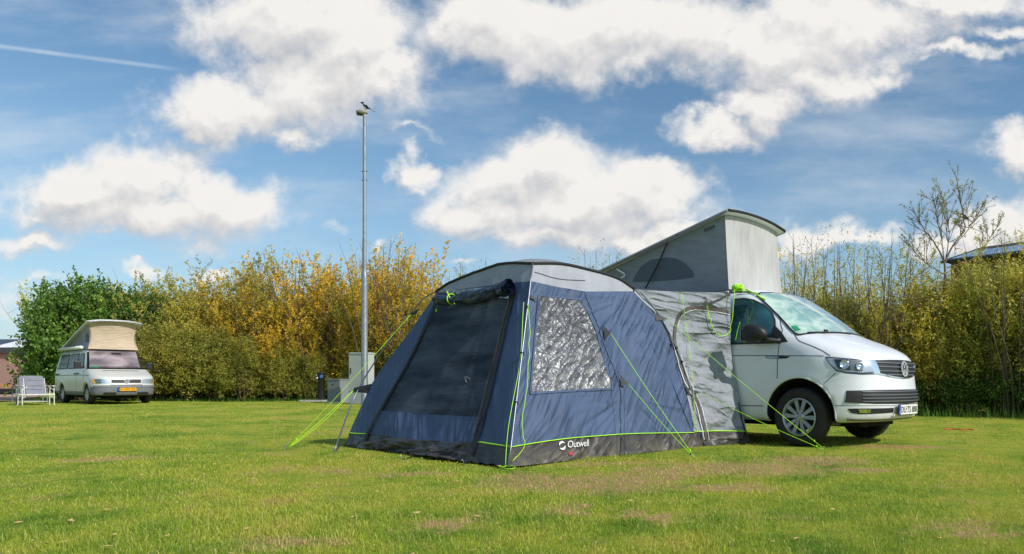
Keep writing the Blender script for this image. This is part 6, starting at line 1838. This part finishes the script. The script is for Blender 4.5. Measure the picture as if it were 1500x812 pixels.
for i, (x, z) in enumerate(path_pts(1.1)):
    px = CX + FPX * x / z
    if px < 225 or px > 1800: continue
    z += .55 if px < 1000 else .45
    top = np.interp(px, [p[0] for p in TOPS], [p[1] for p in TOPS]); h = (CH + (HY - top) / FPX * z) * (.66 if px < 1120 else .62 if px < 1340 else .80) * (1 + vg.normal(0, .08))
    if 430 < px < 505: h *= .55; 
    lb, gp = ('dense willow in the middle of the left hedge, below the taller shoots', 'dense willows filling the left hedge') if px < 640 else (('dense willow behind the tent', 'dense willows behind the tent') if px < 1120 else ('dense olive willow filling the right hedge below the taller shoots', 'dense willows filling the right hedge'))
    plant('fill%d' % (i % 2), x + vg.normal(0, .15), z, h, tint_for(px, 0), lb, 'shrub', gp, 3.6, .95)
# low dark growth at the feet of the hedges
for i, (x, z) in enumerate(path_pts(1.25)):
    px = CX + FPX * x / z
    if px < 225 or 640 < px < 1130: continue
    z -= .75 if px < 1000 else .4
    plant('fill%d' % (i % 2) if px < 1000 else 'low', x + vg.normal(0, .2), z + vg.normal(0, .15), (1.9 if px < 430 else 1.2) * (1 + vg.normal(0, .25)) if px < 1000 else .9, (.98, .92, .62) if px < 1000 else (.8, .85, .6),
          'low dark undergrowth bush at the foot of the left hedge' if px < 1000 else 'low dark undergrowth bush at the foot of the right hedge', 'bush',
          'undergrowth along the left hedge' if px < 1000 else 'undergrowth along the right hedge', 2.2 if px < 1000 else 1.6, 1.0, 'undergrowth_bush')
# slender shoots standing above the hedge line
for px, top, z in ((545, 350, 28.6), (562, 358, 28.9), (585, 372, 28.3), (604, 392, 28), (622, 402, 27.6), (395, 374, 29.5), (455, 372, 29.5), (655, 402, 26.8), (676, 396, 26.4), (706, 384, 26), (693, 392, 26.6), (716, 392, 26.2), (874, 366, 22.9), (888, 364, 22.6), (862, 378, 23), (902, 384, 22.5), (1196, 340, 17.9), (1160, 352, 18.4), (1226, 345, 17.6), (1262, 352, 17.5), (1292, 340, 17.2), (1310, 352, 17.1), (1475, 350, 15.9), (1490, 340, 15.8)):
    lb, gp = ('slender leafy shoot standing above the left hedge', 'slender shoots above the left hedge') if px < 640 else (('slender leafy shoot showing above the tent roof', 'shoots above the tent') if px < 1000 else ('slender leafy shoot standing above the right hedge', 'slender shoots above the right hedge'))
    plant('thin', (px - CX) / FPX * z, z, (CH + (HY - top) / FPX * z) * 1.0, (1.0, .98, .8), lb, 'shrub', gp, name='willow_shoot')

# the sparse small tree with a bird in it
def sparse_tree():
    Zt = 17.3; k = Zt / FPX; r = empty('young_tree', ((1380 - CX) * k, Zt, 0), 0, 'slender half bare tree above the right hedge with a small bird in its crown', 'tree')
    g = np.random.default_rng(3); wood = MB(); P = []; D = []; T = []
    W_ = lambda px, py: np.array([(px - 1380) * k, 0, CH + (HY - py) * k])
    def br(pts, r0, r1, kids=True, dep=.0):
        pts = smooth_curve([W_(*p) + [0, dep * i, 0] for i, p in enumerate(pts)], 16) + g.normal(0, .006, (16, 3))
        wood.tube(pts, list(np.linspace(r0, r1, 16)), 6, False)
        tw = [pts]
        if kids:
            for q in range(11):
                t = .3 + .68 * g.random(); i = int(t * 15); a = g.normal(size=3) * .65 + [0, 0, .6] + (pts[min(i+1, 15)] - pts[i-1]) * 3
                sp = stem_path(g, pts[i], a, (.45 + .5 * g.random()) * (1.1 - .65 * t), 6, .10, .15); wood.tube(sp, [.011, .008, .007, .006, .005, .004, .003], 4, False); tw.append(sp)
                for w_ in range(2):
                    s2 = stem_path(g, sp[2 + w_], a + g.normal(0, .5, 3), .22 + .2 * g.random(), 3, .12, .1); wood.tube(s2, [.007, .006, .005, .003], 3, False); tw.append(s2)
        for s_ in tw[(0 if kids else 0):]:
            m = int(8 + 10 * g.random()); u = .45 + .55 * g.random(m) ** .5
            base = np.stack([np.interp(u, np.linspace(0, 1, len(s_)), s_[:, c]) for c in range(3)], 1)
            P.append(base); D.append(g.normal(size=(m, 3)) + [0, 0, .8]); T.append(np.clip(.35 + g.normal(0, .2, m), 0, 1))
    br([(1378, 606), (1379, 540), (1383, 470), (1385, 420), (1384, 384)], .055, .026, False)
    br([(1384, 388), (1374, 362), (1358, 340), (1346, 318), (1340, 302)], .020, .006, dep=.03)
    br([(1384, 384), (1392, 366), (1404, 348), (1412, 338), (1408, 312), (1402, 282), (1398, 264)], .022, .006, dep=-.02)
    br([(1383, 384), (1378, 350), (1370, 322), (1364, 292)], .015, .005, dep=-.05)
    br([(1385, 382), (1392, 340), (1388, 312), (1384, 280)], .013, .004, dep=.06)
    br([(1392, 366), (1412, 345), (1426, 326), (1437, 308)], .013, .004, dep=.04)
    br([(1388, 392), (1424, 380), (1440, 362), (1452, 344), (1462, 326)], .014, .005, dep=-.03)
    br([(1382, 402), (1360, 386), (1345, 372), (1337, 352)], .014, .005, dep=.05)
    br([(1382, 470), (1352, 462), (1330, 440), (1315, 428)], .014, .006, dep=-.08)
    br([(1380, 500), (1340, 512), (1318, 490), (1300, 462)], .014, .006, dep=-.10)
    br([(1378, 560), (1345, 540), (1330, 505), (1322, 478)], .016, .006, dep=-.10)
    me = wood_mesh(wood); me.materials[0] = M['bark_pale']; link('branches', me, None, r)
    P, D, T = np.concatenate(P), np.concatenate(D), np.concatenate(T); n = len(P)
    o = link('foliage', leaves_mesh('leaves', P, D, .058 * (.7 + .6 * g.random(n)), .015 * (.7 + .6 * g.random(n)), T, g, M['willow_leaf']), None, r); o.color = (.9, .95, .75, 1)
    return Zt
zt = sparse_tree()
bp = at(1413, 321, zt - .06)
bird('small_bird', bp, .33, 'small brown bird perched in the half bare tree', 'bird', BROWNB, None, .16, -.14)
# thicker stems in the right hedge
# rough grass under the hedges
def rough_grass():
    g = np.random.default_rng(77); pp = path_pts(.25); n = 26000
    idx = g.integers(0, len(pp), n); X = pp[idx, 0] + g.normal(0, .3, n); Y = pp[idx, 1] + g.normal(-.9, .45, n)
    px = CX + FPX * X / Y; k = (px > 190) & (px < 1620) & ~((px > 620) & (px < 1090)); X, Y = X[k], Y[k]; n = len(X)
    h = (.08 + .22 * g.random(n) ** 2) * np.where(CX + FPX * X / Y > 1000, 1.1, .75); w = Y / 1090 * 1.0; th = g.random(n) * 6.28; la = g.random(n) * 6.28; ln = .5 * g.random(n)
    A = np.stack([X - np.cos(th) * w / 2, Y - np.sin(th) * w / 2, 0 * X], 1); B2 = np.stack([X + np.cos(th) * w / 2, Y + np.sin(th) * w / 2, 0 * X], 1)
    Tm = np.stack([X + np.cos(la) * h * ln, Y + np.sin(la) * h * ln, h], 1)
    me = fast_mesh('rough_grass', np.stack([A, B2, Tm], 1).reshape(-1, 3), 3)
    a = me.attributes.new('tone', 'FLOAT', 'POINT'); a.data.foreach_set('value', np.repeat(g.random(n) * .6, 3).astype(np.float32)); me.materials.append(M['broad_leaf'])
    o = link('rough_grass', me); o.color = (1.1, 1.25, .7, 1); tag(o, 'taller dark rough grass along the feet of the hedges', 'grass', kind='stuff')
rough_grass()
